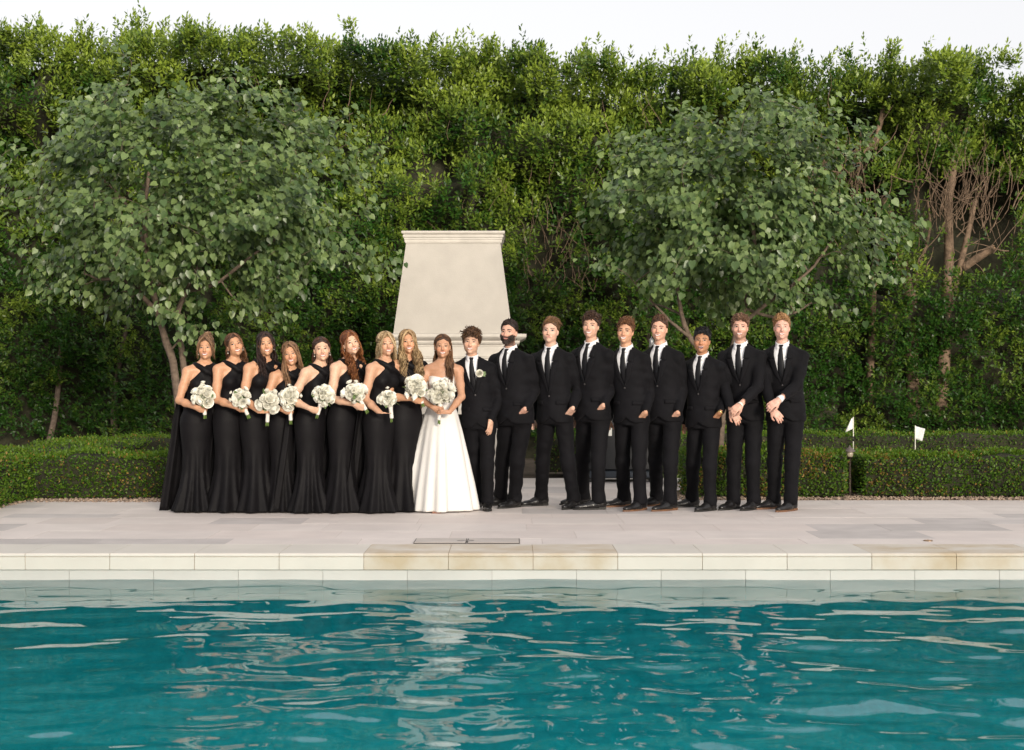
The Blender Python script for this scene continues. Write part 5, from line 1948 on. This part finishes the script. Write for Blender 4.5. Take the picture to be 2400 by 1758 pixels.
def man(sp, seed):
    sp['man'] = True
    base, yaw, w2l, vloc, S, hs, cx, cy, hc, Rh = setup(sp)
    k = S / 1.80
    b = sp.get('build', 1.0)
    r = np.random.default_rng(seed)
    def sp_(x, y, z):
        return np.array([cx(z * S) + x * k, cy(z * S) + y * k, z * S])
    Z = M_Z * S
    ax_, ay_ = J_AX * k * b, J_AY * k * b
    sh = {s: sp_(s * .176 * b, .008, .784) for s in (-1, 1)}
    lu, lf = .172 * S, .152 * S
    # body under the suit: head, neck, trunk, arms and hands in one surface
    f = Field((-.52, -.50, .42 * S), (.52, .40, S + .05), .0077)
    f.stack(Z[3:11], ax_[3:11] * .76, ay_[3:11] * .76, cx, cy, 0, .02)
    f.cone(sp_(0, .022, .80), hc + Rh @ (np.array([0, .016, -.06]) * hs), 0.053 * k, .0495 * hs, .03)
    head_prims(f, hc, Rh, hs, True, sp.get('jaw', 1.0))
    arms = {}
    for s in (-1, 1):
        f.cone(sp_(s * .035, .018, .806), sh[s], .028 * k, .038 * k, .03)
        h_ = sp['hands'].get(s)
        if h_ is None:
            wr = sh[s] + np.array([s * .045, .06, -.315 * S])
            el = ik(sh[s], wr, lu, lf, (s * .3, 1, 0))
            fd, pn, cu = np.array([0, -.1, -1.0]), np.array([-s, 0, 0.0]), .3
        else:
            wr = w2l(h_['at'])
            fd = nrm(vloc(h_['fd']))
            pn = nrm(vloc(h_['pn']))
            el = ik(sh[s], wr, lu, lf, vloc(h_.get('hint', (.6, .8, 0))))
            cu = h_.get('curl', .25)
        arms[s] = (el, wr, fd)
        f.limb([sh[s], el], np.array([.042, .034]) * k, .02)
        f.limb([el, el * .65 + wr * .35, wr], np.array([.034, .035, .026]) * k, .02)
        hand(f, wr, np.asarray(fd, float), np.asarray(pn, float), 1.0 * k, cu, s * sp.get('thumb', 1))
    V, Q = f.mesh()
    body = obj('person', V, Q, M_SKIN, None, paint_skin(V, hc, Rh, hs, sp), loc=base, rot=(0, 0, yaw))
    tag(body, sp['label'], 'person', sp['group'])
    sp['_field'] = f
    face(f, body, hc, Rh, hs, sp)
    add_hair(body, hc, Rh, hs, sp, seed)
    # shirt
    t_ = Field((-.24, -.24, .52 * S), (.24, .22, .90 * S), .0125)
    t_.stack(Z[3:12], ax_[3:12], ay_[3:12], cx, cy, -.014, .01)
    nb = sp_(0, .012, .83)
    ncen = lambda z: hc + Rh @ (np.array([0, .016, -.06]) * hs)
    nA_, nB_ = sp_(0, .022, .80), ncen(0)
    top = nA_ + (nB_ - nA_) * (.868 * S - nA_[2]) / (nB_[2] - nA_[2])
    V, Q = t_.mesh()
    shirt = obj('shirt', V, Q, M_SHIRT, body)
    # stand-up collar band round the neck, lower at the throat
    an = np.arange(28) / 28 * 2 * PI
    def ring_(zf, zb_, rr):
        zz_ = (zf + (zb_ - zf) * (.5 + .5 * np.cos(an)) ** .8) * S          # angle 0 = nape
        tt = (zz_ - nA_[2]) / (nB_[2] - nA_[2])
        cc_ = nA_[None] + (nB_ - nA_)[None] * tt[:, None]
        return np.stack([cc_[:, 0] + rr * k * np.sin(an), cc_[:, 1] + rr * k * np.cos(an) * 1.04, zz_], -1)
    MB().rings([ring_(.822, .822, .092), ring_(.830, .836, .077), ring_(.840, .856, .068), ring_(.8515, .882, .0625), ring_(.8525, .8835, .0605), ring_(.848, .874, .0595), ring_(.838, .846, .060)], cap=False).build('collar_band', M_SHIRT, shirt, smooth=True)
    t_.cone(sp_(0, .02, .815), top + np.array([0, 0, .02]), .066 * k, .0635 * k, .01)
    def front(fl, x, z, off):
        x, z = np.asarray(x, float), np.asarray(z, float)
        O = np.stack([cx(z) + x, cy(z) - .30 + 0 * x, z], -1)
        return fl.cast(O, (0, 1.0, 0), .4, 100) - np.array([0, off, 0])
    zc = sp_(0, 0, .847)[2]
    for s in (-1, 1):
        P = []
        for a in np.linspace(0, 1, 6):
            row = []
            for v in np.linspace(0, 1, 5):
                xo = np.interp(a, [0, 1], [.006, .054]) * k
                zt = zc + np.interp(a, [0, 1], [-.002, .030]) * k
                zb_ = zc + np.interp(a, [0, .55, 1], [-.020, -.046, -.012]) * k
                row.append((s * xo, zt + (zb_ - zt) * v))
            P.append(row)
        P = np.array(P)
        G = front(t_, P[..., 0], P[..., 1], .007 * k)
        if s > 0:
            G = G[::-1]
        MB().grid(G, .005, (0, -1, 0)).build('collar', M_SHIRT, shirt, smooth=True)
    # jacket
    j = Field((-.56, -.34, .41 * S), (.56, .34, .90 * S), .0108)
    j.stack(Z, ax_, ay_, cx, cy, .004, .015)
    for s in (-1, 1):
        el, wr, fd = arms[s]
        j.cone(sp_(s * .052, .016, .832), sh[s] + np.array([s * .004, 0, .012]), .040 * k, .046 * k, .03)
        slv = wr - nrm(wr - el) * .022
        j.limb([sh[s], sh[s] * .5 + el * .5, el], np.array([.059, .057, .051]) * k * b ** .5, .03)
        j.limb([el, el * .6 + slv * .4, slv], np.array([.051, .048, .040]) * k * b ** .5, .02)
    # cloth is never quite smooth: soft drag lines
    nzs = Noise(seed + 3, 7)
    Xg, Yg, Zg = j.xyz((slice(None),) * 3)
    nn = 0
    for kv, ph_ in zip(nzs.k[:10], nzs.p[:10]):
        nn = nn + np.sin(Xg * kv[0] + Yg * kv[1] + Zg * kv[2] * 1.6 + ph_)
    j.f += (.0017 * nn / 2.2).astype(np.float32)
    j0 = j.copy()
    zb = sp.get('button', .645) * S
    def vw(Zq):
        return np.interp(Zq, [zb, .70 * S, .80 * S, .85 * S], [0.0, .030 * k, .064 * k, .070 * k])
    vx = sp.get('vshift', 0.0)
    def vcut(X, Y, Zq):
        zz = Zq.ravel()
        w = vw(zz)[None, None, :]
        xx = X - cx(zz)[None, None, :] - vx
        return np.maximum(np.maximum(np.abs(xx) - w, (Y - cy(zz)[None, None, :]) + .01), zb - Zq)
    j.fn(vcut, (-.2, -.4, zb), (.2, .1, .92 * S), 0, 's')
    j.cone(sp_(0, .018, .835), top + np.array([0, 0, .06]), .062 * k, .075 * k, 0, op='s')
    zh = sp.get('hem', .452) * S
    def hem(X, Y, Zq):
        zz = Zq.ravel()
        xx = np.abs(X - cx(zz)[None, None, :])
        fr = np.clip(-(Y - cy(zh)) / .08, 0, 1)
        return (zh + .055 * k * fr * np.clip(1 - xx / (.10 * k), 0, 1) ** 1.5) - Zq
    j.fn(hem, (-1, -1, 0), (1, 1, zh + .07), 0, 'i')
    # sleeves may hang below the hem
    for s in (-1, 1):
        el, wr, fd = arms[s]
        slv = wr - nrm(wr - el) * .022
        j.limb([el, slv], np.array([.051, .040]) * k * b ** .5, .004)
    V, Q = j.mesh()
    jacket = obj('jacket', V, Q, M_SUIT, body)
    # lapels, collar
    for s in (-1, 1):
        zl = np.linspace(zb - .012, .772 * S, 10)
        wi = vw(zl) - .002
        wo = wi + np.interp(zl, [zb, .70 * S, .772 * S], [.006, .040, .064]) * k
        P = np.stack([np.stack([s * (wi * (1 - a) + wo * a) + vx, zl + a * .012 * k * sstep(zl, .74 * S, .772 * S)], -1) for a in np.linspace(0, 1, 5)], 1)
        G = front(j0, P[..., 0], P[..., 1], .007)
        if s < 0:
            G = G[:, ::-1]
        MB().grid(G, .006, (0, -1, 0)).build('lapel', M_SUIT, jacket, smooth=True)
        zl = np.linspace(.778 * S, .842 * S, 8)
        wi = vw(zl) - .002
        wo = wi + np.interp(zl, [.778 * S, .84 * S], [.050, .026]) * k
        P = np.stack([np.stack([s * (wi * (1 - a) + wo * a) + vx, zl - a * .006], -1) for a in np.linspace(0, 1, 4)], 1)
        G = front(j0, P[..., 0], P[..., 1], .008)
        if s < 0:
            G = G[:, ::-1]
        MB().grid(G, .006, (0, -1, 0)).build('jacket_collar', M_SUIT, jacket, smooth=True)
        P = np.stack(np.meshgrid(s * np.linspace(.065, .155, 6) * k, np.linspace(.548, .570, 3) * S, indexing='ij'), -1)
        G = front(j0, P[..., 0], P[..., 1], .006)
        if s > 0:
            G = G[:, ::-1]
        MB().grid(G, .005, (0, -1, 0)).build('pocket_flap', M_SUIT, jacket, smooth=True)
    bp = front(j0, np.array([vx + .004]), np.array([zb - .012]), .008)[0]
    a = np.arange(10) / 10 * 2 * PI
    MB().rings([np.stack([bp[0] + .009 * q_ * np.cos(a), np.full(10, bp[1] - yy), bp[2] + .009 * q_ * np.sin(a)], -1) for q_, yy in ((1, -.004), (1, .002), (.8, .004))]).build('button', mat('horn_button', (.05, .045, .045), .3) if 'horn_button' not in bpy.data.materials else bpy.data.materials['horn_button'], jacket, smooth=True)
    # tie with knot
    zt = zc + .004 * k
    zz = np.array([zt, zt - .014 * k, zt - .034 * k, zt - .042 * k, zt - .10 * k, zt - .18 * k, zb - .05])
    wd_ = np.array([.020, .021, .0145, .0155, .024, .030, .034]) * k
    lift_ = np.array([.013, .016, .014, .009, .008, .008, .010])
    P = np.stack([np.stack([u * wd_, zz], -1) for u in np.linspace(-1, 1, 5)], 1)
    G = front(t_, P[..., 0], P[..., 1], 0)
    G[..., 1] -= lift_[:, None] * np.array([.55, .9, 1, .9, .55])[None]
    MB().grid(G, .006, (0, -1, 0)).build('tie', M_TIE, body, smooth=True)
    # shirt cuffs
    for s in (-1, 1):
        h_ = sp['hands'].get(s)
        if h_ is not None and h_.get('cuff', True):
            el, wr, fd = arms[s]
            dv = nrm(wr - el)
            v_, q_ = tubes(np.array([[wr - dv * .05, wr - dv * .012, wr - dv * .002, wr - dv * .010]]), np.array([[.030, .0335, .0335, .028]]) * k, 14)
            obj('cuff', v_, q_, M_SHIRT, body)
    if sp.get('watch'):
        el, wr, fd = arms[sp['watch'][0]]
        dv = nrm(wr - el)
        v_, q_ = tubes(np.array([[wr + dv * .004, wr + dv * .006, wr + dv * .022, wr + dv * .024]]), np.array([[.026, .030, .030, .026]]) * k, 14)
        obj('wristband', v_, q_, sp['watch'][1], body)
    # trousers
    fr_ = [w2l((*((np.array([(u - CX) / F * (gd(v) + .10), gd(v) + .10]))), 0)) for u, v in sp['feet']]
    fr_ = sorted(fr_, key=lambda q_: q_[0])
    t2 = Field((-.45, -.42, .035), (.45, .42, .60 * S), .0155)
    t2.stack(np.array([.445, .48, .52, .58]) * S, np.array([.150, .165, .168, .160]) * k * b, np.array([.115, .122, .120, .115]) * k * b, cx, cy, 0, .02)
    feet = []
    for s, ft in zip((-1, 1), fr_):
        hip = sp_(s * .085, .01, .485)
        ank = np.array([ft[0], ft[1], .06])
        kn = hip * .47 + ank * .53 + np.array([0, -.025, 0])
        t2.limb([hip, kn, ank + np.array([0, .006, .04]), ank], np.array([.092, .068, .060, .060]) * k * b ** .5, .03)
        feet.append(ft)
    t2.fn(lambda X, Y, Zq: .052 - Zq + 0 * X + 0 * Y, (-1, -1, -1), (1, 1, 3), 0, 'i')
    nzs = Noise(seed + 9, 6)
    Xg, Yg, Zg = t2.xyz((slice(None),) * 3)
    nn = 0
    for kv, ph_ in zip(nzs.k[:10], nzs.p[:10]):
        nn = nn + np.sin(Xg * kv[0] + Yg * kv[1] + Zg * kv[2] * 1.8 + ph_)
    t2.f += (.0024 * nn / 2.2).astype(np.float32)
    V, Q = t2.mesh()
    obj('trousers', V, Q, M_SUIT, body)
    for ft, fy in zip(feet, sp.get('foot_yaw', (0, 0))):
        shoe(body, np.array([ft[0], ft[1], 0]), math.radians(fy), k * 1.05, sp.get('brown', False))
    return body
# ------------------------------------------------------------------ the wedding party
def hold(u, v, d, fd=(1, -.15, -.25), pn=(.1, .55, .45), **kw):
    return dict(at=px(u, v, d), fd=fd, pn=pn, **kw)
WG = 'bridesmaids in black gowns'
MG = 'groomsmen in black suits'
tan, fair, deep = (.56, .30, .175), (.66, .41, .28), (.44, .225, .13)
women = [
 dict(label='bridesmaid at far left in black gown, light brown hair in a high bun', base_u=458, hip_u=463, head_u=483, top_v=784, d=13.86, yaw=30, head=(3, 0, -2), skin=tan,
      hair=dict(style='updo', col=(.105, .055, .030), col2=(.36, .21, .11), vol=(.02, .03, .06), n=170, short=.05, long=.07, sweep=(0, .6, .6), mess=.2, lift=.2, r=.0055), brow=(.09, .045, .025), grip=(476, 957), stem=(480.5, 981), flower=(477.5, 926), size=.115,
      blab='white rose bouquet held by the bridesmaid with the high bun'),
 dict(label='bridesmaid second from left in black gown, head tilted, wavy brown hair falling behind', base_u=535, hip_u=539, head_u=550, top_v=778, d=13.84, yaw=40, head=(22, -8, -13), skin=tan,
      hair=dict(style='long', col=(.055, .025, .014), col2=(.22, .10, .045), len=.30, fall={-1: 'back', 1: 'back'}, wave=.016, nw=4, n=140, phmin=84, frame=6), brow=(.06, .03, .02), grip=(570, 956), stem=(584, 980), flower=(562, 932), size=.10,
      blab='white rose bouquet tilting left, held by the bridesmaid second from left'),
 dict(label='bridesmaid third from left in black gown with very dark long hair', base_u=602, hip_u=600, head_u=623, top_v=775, d=13.82, yaw=44, head=(14, 0, -7), skin=tan,
      hair=dict(style='long', col=(.018, .010, .009), col2=(.060, .030, .024), len=.34, fall={-1: 'front', 1: 'back'}, wave=.012, nw=3, n=150, phmin=78, frame=12), brow=(.02, .012, .01), grip=(627, 968), stem=(626, 998), flower=(630, 936), size=.105,
      blab='white rose bouquet held low by the dark-haired bridesmaid third from left'),
 dict(label='shortest bridesmaid, fourth from left, light brown hair over her shoulder', base_u=666, hip_u=664, head_u=681, top_v=798, d=13.86, yaw=36, head=(6, 2, -9), skin=tan,
      hair=dict(style='long', col=(.115, .058, .030), col2=(.34, .19, .10), len=.40, fall={-1: 'front', 1: 'back'}, wave=.010, nw=2.4, n=140, phmin=56, bias=.6, frame=22, fr_r=.006), brow=(.08, .045, .025), grip=(679, 962), stem=(681.6, 994), flower=(679, 929), size=.098,
      blab='white rose bouquet upright before the shortest bridesmaid'),
 dict(label='bridesmaid fifth from left in black gown, dark brown hair tucked behind pale shoulder', base_u=726, hip_u=727, head_u=754, top_v=787, d=13.76, yaw=48, head=(12, -1, -6), skin=fair,
      hair=dict(style='long', col=(.038, .018, .012), col2=(.13, .055, .030), len=.30, fall={-1: 'back', 1: 'back'}, wave=.013, nw=3, n=150, phmin=90, frame=0), brow=(.03, .018, .014), grip=(742, 959), stem=(742, 980), flower=(757, 929), size=.10,
      blab='white rose bouquet held by the fair bridesmaid with dark brown hair'),
 dict(label='bridesmaid with curly auburn hair pulled over her shoulder, black caped gown', base_u=800, hip_u=805, head_u=822, top_v=773, d=13.80, yaw=46, head=(22, -4, -13), skin=fair,
      hair=dict(style='long', col=(.12, .036, .012), col2=(.40, .155, .05), len=.42, fall={-1: 'front', 1: 'back'}, wave=.020, nw=4.6, n=190, phmin=88, bias=.7, puff=.10, r=.0085, vol=(.05, .08, .13), frame=8), brow=(.10, .04, .02), grip=(845, 951), stem=(862, 968), flower=(832, 917), size=.112, cape=1.25, fd=(1, -.15, -.45),
      blab='white rose bouquet held by the bridesmaid with curly auburn hair'),
 dict(label='bridesmaid with pale blonde shoulder-length waves, black gown, second from the bride', base_u=884, hip_u=889, head_u=905, top_v=775, d=13.78, yaw=46, head=(18, 0, -6), skin=(.56, .315, .20),
      hair=dict(style='long', col=(.30, .19, .095), col2=(.66, .50, .30), len=.27, fall={-1: 'back', 1: 'back'}, wave=.015, nw=3.2, n=170, phmin=52, puff=.05, frame=18, fr_r=.006), brow=(.16, .09, .05), grip=(911, 973), stem=(919, 989), flower=(913, 932), size=.096,
      blab='white rose bouquet held low by the pale blonde bridesmaid'),
 dict(label='bridesmaid next to the bride, long golden blonde waves in front of her shoulders', base_u=944, hip_u=950, head_u=956, top_v=770, d=13.92, yaw=34, head=(10, 0, -5), skin=tan,
      hair=dict(style='long', col=(.22, .125, .060), col2=(.60, .42, .22), len=.43, fall={-1: 'front', 1: 'front'}, wave=.018, nw=4, n=180, phmin=54, puff=.03, frame=22, fr_r=.007), brow=(.13, .07, .04), grip=(982, 936), stem=(993, 953), flower=(975, 908), size=.112,
      blab='white rose bouquet held by the golden blonde bridesmaid beside the bride'),
]
for i, w in enumerate(women):
    fw = .40 if i != 4 else .42
    gd_ = w['d'] - .30
    w.update(group=WG, ears=(-1, 1))
    gpt = px(*w['grip'], gd_)
    w['hands'] = {-1: dict(at=gpt, fd=w.get('fd', (1, -.12, -.30)), pn=(.12, .75, .35), hint=(-.8, .15, -.75), curl=.85)}
    woman(w, 100 + i)
    bouquet(px(*w['flower'], gd_ - .03), px(*w['stem'], gd_ + .016), w['size'], w['blab'], 300 + i, 16 + i % 3)

bride = dict(bride=True, label='bride in strapless white gown holding a large bouquet', group='couple', base_u=1032, hip_u=1034, head_u=1038, top_v=781, d=13.98, yaw=0, head=(2, 0, 0), skin=(.50, .27, .165), drop=False,
      hair=dict(style='long', col=(.060, .028, .014), col2=(.24, .12, .055), len=.42, fall={-1: 'back', 1: 'front'}, wave=.010, nw=2.5, n=160, phmin=86, bias=.4, frame=0, vol=(.0, .01, .03)), brow=(.05, .028, .018))
bd = 13.98 - .27
bride['hands'] = {-1: dict(at=px(1031, 958, bd), fd=(1, -.1, -.35), pn=(.1, .8, .3), hint=(-1, .2, -.6), curl=.8),
                  1: dict(at=px(1037, 966, bd - .03), fd=(-1, -.1, -.05), pn=(.05, .8, .25), hint=(1, .25, -.5), curl=.6)}
bride['build'] = .97
woman(bride, 120)
bouquet(px(1034, 922, bd - .03), px(1028, 993, bd + .016), .132, 'largest white rose bouquet, held by the bride with both hands', 320, 26, .85)

ivory = M_PEARL
def pocket(u, v, d, **kw):
    h_ = dict(at=px(u + 9, v - 15, d + .035), fd=(-.40, .66, -.66), pn=(-.35, .8, .2), hint=(.45, .95, 0), curl=.15, cuff=False)
    h_.update(kw)
    return h_
men = [
 dict(label='groom with curly brown hair, black suit and white rose boutonniere', group='couple', base_u=1130, hip_u=1122, head_u=1105, top_v=766, hair_h=.035, d=14.12, yaw=-8, head=(-4, 0, 5), skin=(.60, .36, .25),
      hair=dict(style='short', col=(.045, .022, .012), col2=(.16, .08, .035), n=330, short=.045, long=.075, sweep=(0, -.2, .4), fringe=(.2, -.8, -.5), mess=.5, lift=.6, curl=.011, turns=1.6, r=.0085, vol=(.10, .06, .10)), brow=(.04, .022, .014), smile=1.0,
      hands={1: dict(at=px(1150, 985, 13.98), fd=(-.08, -.15, -1), pn=(-.75, .65, 0), hint=(.7, .9, 0), curl=.28, cuff=False)}, feet=[(1118, 1192), (1143, 1197)], foot_yaw=(-6, 8), brown=False, jaw=1.0, squint=.7),
 dict(label='groomsman with a full dark beard, hand in his pocket, beside the groom', base_u=1196, hip_u=1208, head_u=1193, top_v=747, hair_h=.018, d=14.16, yaw=-32, head=(-18, 0, 3), skin=(.60, .345, .255), build=1.08,
      hair=dict(style='short', col=(.018, .011, .009), col2=(.045, .026, .018), n=260, short=.014, long=.032, sweep=(0, -.4, .3), mess=.4, lift=.5, r=.006, vol=(.0, .02, .05), beard=True), brow=(.018, .011, .009), smile=.35, open=0, stubble=.85, browk=1.3,
      hands={1: pocket(1222, 973, 13.93)}, feet=[(1173, 1186), (1206, 1191)], foot_yaw=(-25, -10)),
 dict(label='groomsman with swept sandy brown hair and serious face, hand in pocket', base_u=1305, hip_u=1300, head_u=1290, top_v=741, hair_h=.03, d=14.22, yaw=-24, head=(-10, 0, 4), skin=(.64, .40, .30),
      hair=dict(style='short', col=(.095, .045, .020), col2=(.27, .145, .065), n=270, short=.03, long=.065, sweep=(.8, .3, .3), fringe=(.9, -.1, .35), mess=.22, lift=.6, r=.0075, vol=(.06, .04, .08)), brow=(.10, .055, .03), smile=.05, open=0, iris=(.06, .08, .10), lip=(.50, .22, .19), squint=1.0,
      hands={1: pocket(1333, 972, 14.0, curl=.2)}, feet=[(1268, 1187), (1344, 1193)], foot_yaw=(-38, -4), button=.60),
 dict(label='tall smiling groomsman with dark wavy hair, third from the groom', base_u=1390, hip_u=1389, head_u=1384.6, top_v=728, hair_h=.035, d=14.24, yaw=-36, head=(-14, 0, 3), skin=(.62, .37, .265),
      hair=dict(style='short', col=(.030, .015, .010), col2=(.095, .046, .024), n=300, short=.03, long=.06, sweep=(.2, -.2, .5), fringe=(.1, -.75, .25), mess=.6, lift=.8, curl=.008, r=.008, vol=(.05, .04, .07)), brow=(.025, .014, .01), open=.009,
      hands={1: pocket(1405, 965, 14.02)}, feet=[(1366, 1184), (1402, 1196)], foot_yaw=(-35, -42)),
 dict(label='groomsman with messy reddish brown hair, hand in pocket with white cuff', base_u=1482, hip_u=1480, head_u=1465.5, top_v=741, hair_h=.035, d=14.2, yaw=-28, head=(-14, 0, 4), skin=(.57, .315, .20),
      hair=dict(style='short', col=(.085, .036, .016), col2=(.25, .115, .050), n=300, short=.03, long=.062, sweep=(.1, -.4, .5), fringe=(.2, -.9, .3), mess=.5, lift=.8, curl=.005, r=.0075, vol=(.05, .04, .06)), brow=(.03, .016, .01), open=.008, browk=1.25,
      hands={1: pocket(1504, 981, 13.98, cuff=True)}, feet=[(1462, 1189), (1500, 1198)], foot_yaw=(-38, -18), brown=True),
 dict(label='groomsman with short brown quiff, smiling, fifth from the groom', base_u=1556, hip_u=1557, head_u=1545, top_v=736, hair_h=.03, d=14.24, yaw=-32, head=(-14, 0, 3), skin=(.63, .36, .255),
      hair=dict(style='short', col=(.050, .022, .012), col2=(.16, .075, .035), n=290, short=.014, long=.045, sweep=(0, -.1, 1.0), fringe=(.1, -.25, 1.0), mess=.22, lift=1.0, r=.0065, vol=(.0, .02, .05)), brow=(.04, .02, .014), browk=1.2,
      hands={1: pocket(1580, 981, 14.02)}, feet=[(1539, 1187), (1571, 1198)], foot_yaw=(-20, -20), brown=True),
 dict(label='shorter groomsman with black fringed hair and open laughing mouth', base_u=1646, hip_u=1649, head_u=1645, top_v=764, hair_h=.03, d=14.2, yaw=-30, head=(-12, 0, 2), skin=(.45, .225, .125), build=1.03,
      hair=dict(style='short', col=(.010, .009, .010), col2=(.032, .028, .030), n=310, short=.02, long=.06, sweep=(.1, -.6, .2), fringe=(.05, -.9, -.45), mess=.4, lift=.7, r=.007, vol=(.03, .04, .07)), brow=(.012, .009, .008), open=.011, laugh=True, jaw=1.1,
      hands={1: pocket(1679, 981, 13.98)}, watch=(1, M_GOLD), feet=[(1622, 1190), (1664, 1199)], foot_yaw=(-40, -16)),
 dict(label='groomsman with curly light brown hair and chin beard, hands clasped, second from right', base_u=1743, hip_u=1746, head_u=1734, top_v=734, hair_h=.025, d=14.26, yaw=-26, head=(-10, 0, 2), skin=(.64, .37, .275),
      hair=dict(style='short', col=(.11, .055, .032), col2=(.30, .17, .105), n=280, short=.014, long=.055, sweep=(.3, -.5, .3), fringe=(.35, -.8, -.25), mess=.6, lift=.6, curl=.009, turns=1.8, r=.006, vol=(.0, .02, .04)), brow=(.10, .05, .03), stubble=.35,
      hands={1: dict(at=px(1737, 947, 13.90), fd=(-.75, -.2, -.6), pn=(.2, .9, -.35), hint=(1, .4, -.1), curl=.55, cuff=False), -1: dict(at=px(1714, 962, 13.97), fd=(.55, -.15, -.8), pn=(-.1, .95, -.1), hint=(-1, .5, 0), curl=.3, cuff=False)},
      watch=(1, M_PEARL), feet=[(1719, 1195), (1766, 1196)], foot_yaw=(-16, -12)),
 dict(label='tall groomsman at far right with strawberry blond hair, hands clasped in front', base_u=1838, hip_u=1842, head_u=1832, top_v=733, hair_h=.03, d=14.24, yaw=-22, head=(-8, 0, 1), skin=(.66, .385, .30), build=1.04,
      hair=dict(style='short', col=(.20, .095, .036), col2=(.46, .26, .115), n=290, short=.025, long=.055, sweep=(-.4, -.2, .5), fringe=(-.6, -.6, .35), mess=.4, lift=.7, r=.0075, vol=(.03, .03, .06)), brow=(.20, .11, .06), squint=.6,
      hands={1: dict(at=px(1825, 938, 13.88), fd=(-.8, -.2, -.5), pn=(.2, .9, -.35), hint=(1, .45, -.15), curl=.45), -1: dict(at=px(1810, 958, 13.95), fd=(.6, -.15, -.75), pn=(-.1, .95, -.1), hint=(-1, .5, 0), curl=.22, cuff=False)},
      feet=[(1813, 1194), (1853, 1199)], foot_yaw=(-40, -22), brown=True),
]
for i, m_ in enumerate(men):
    m_.setdefault('group', MG)
    man(m_, 200 + i)

# groom's boutonniere
bt = px(1124, 876, 13.955)
bo = link('boutonniere', None, loc=bt)
tag(bo, 'white rose boutonniere with green leaves on the groom\'s lapel', 'boutonniere')
o = link('rose', ROSES[0], None, bo)
o.matrix_local = Matrix.Translation((0, 0, 0)) @ Matrix.Rotation(math.radians(80), 4, 'X') @ Matrix.Scale(.95, 4)
for a in (35, 5, -25):
    o = link('leaf', LEAFM, None, bo)
    o.matrix_local = Matrix.Translation((.02, .006, 0)) @ Matrix.Rotation(math.radians(a), 4, 'Y') @ Matrix.Rotation(math.radians(-90), 4, 'Z') @ Matrix.Rotation(math.radians(80), 4, 'Y') @ Matrix.Scale(.045, 4)
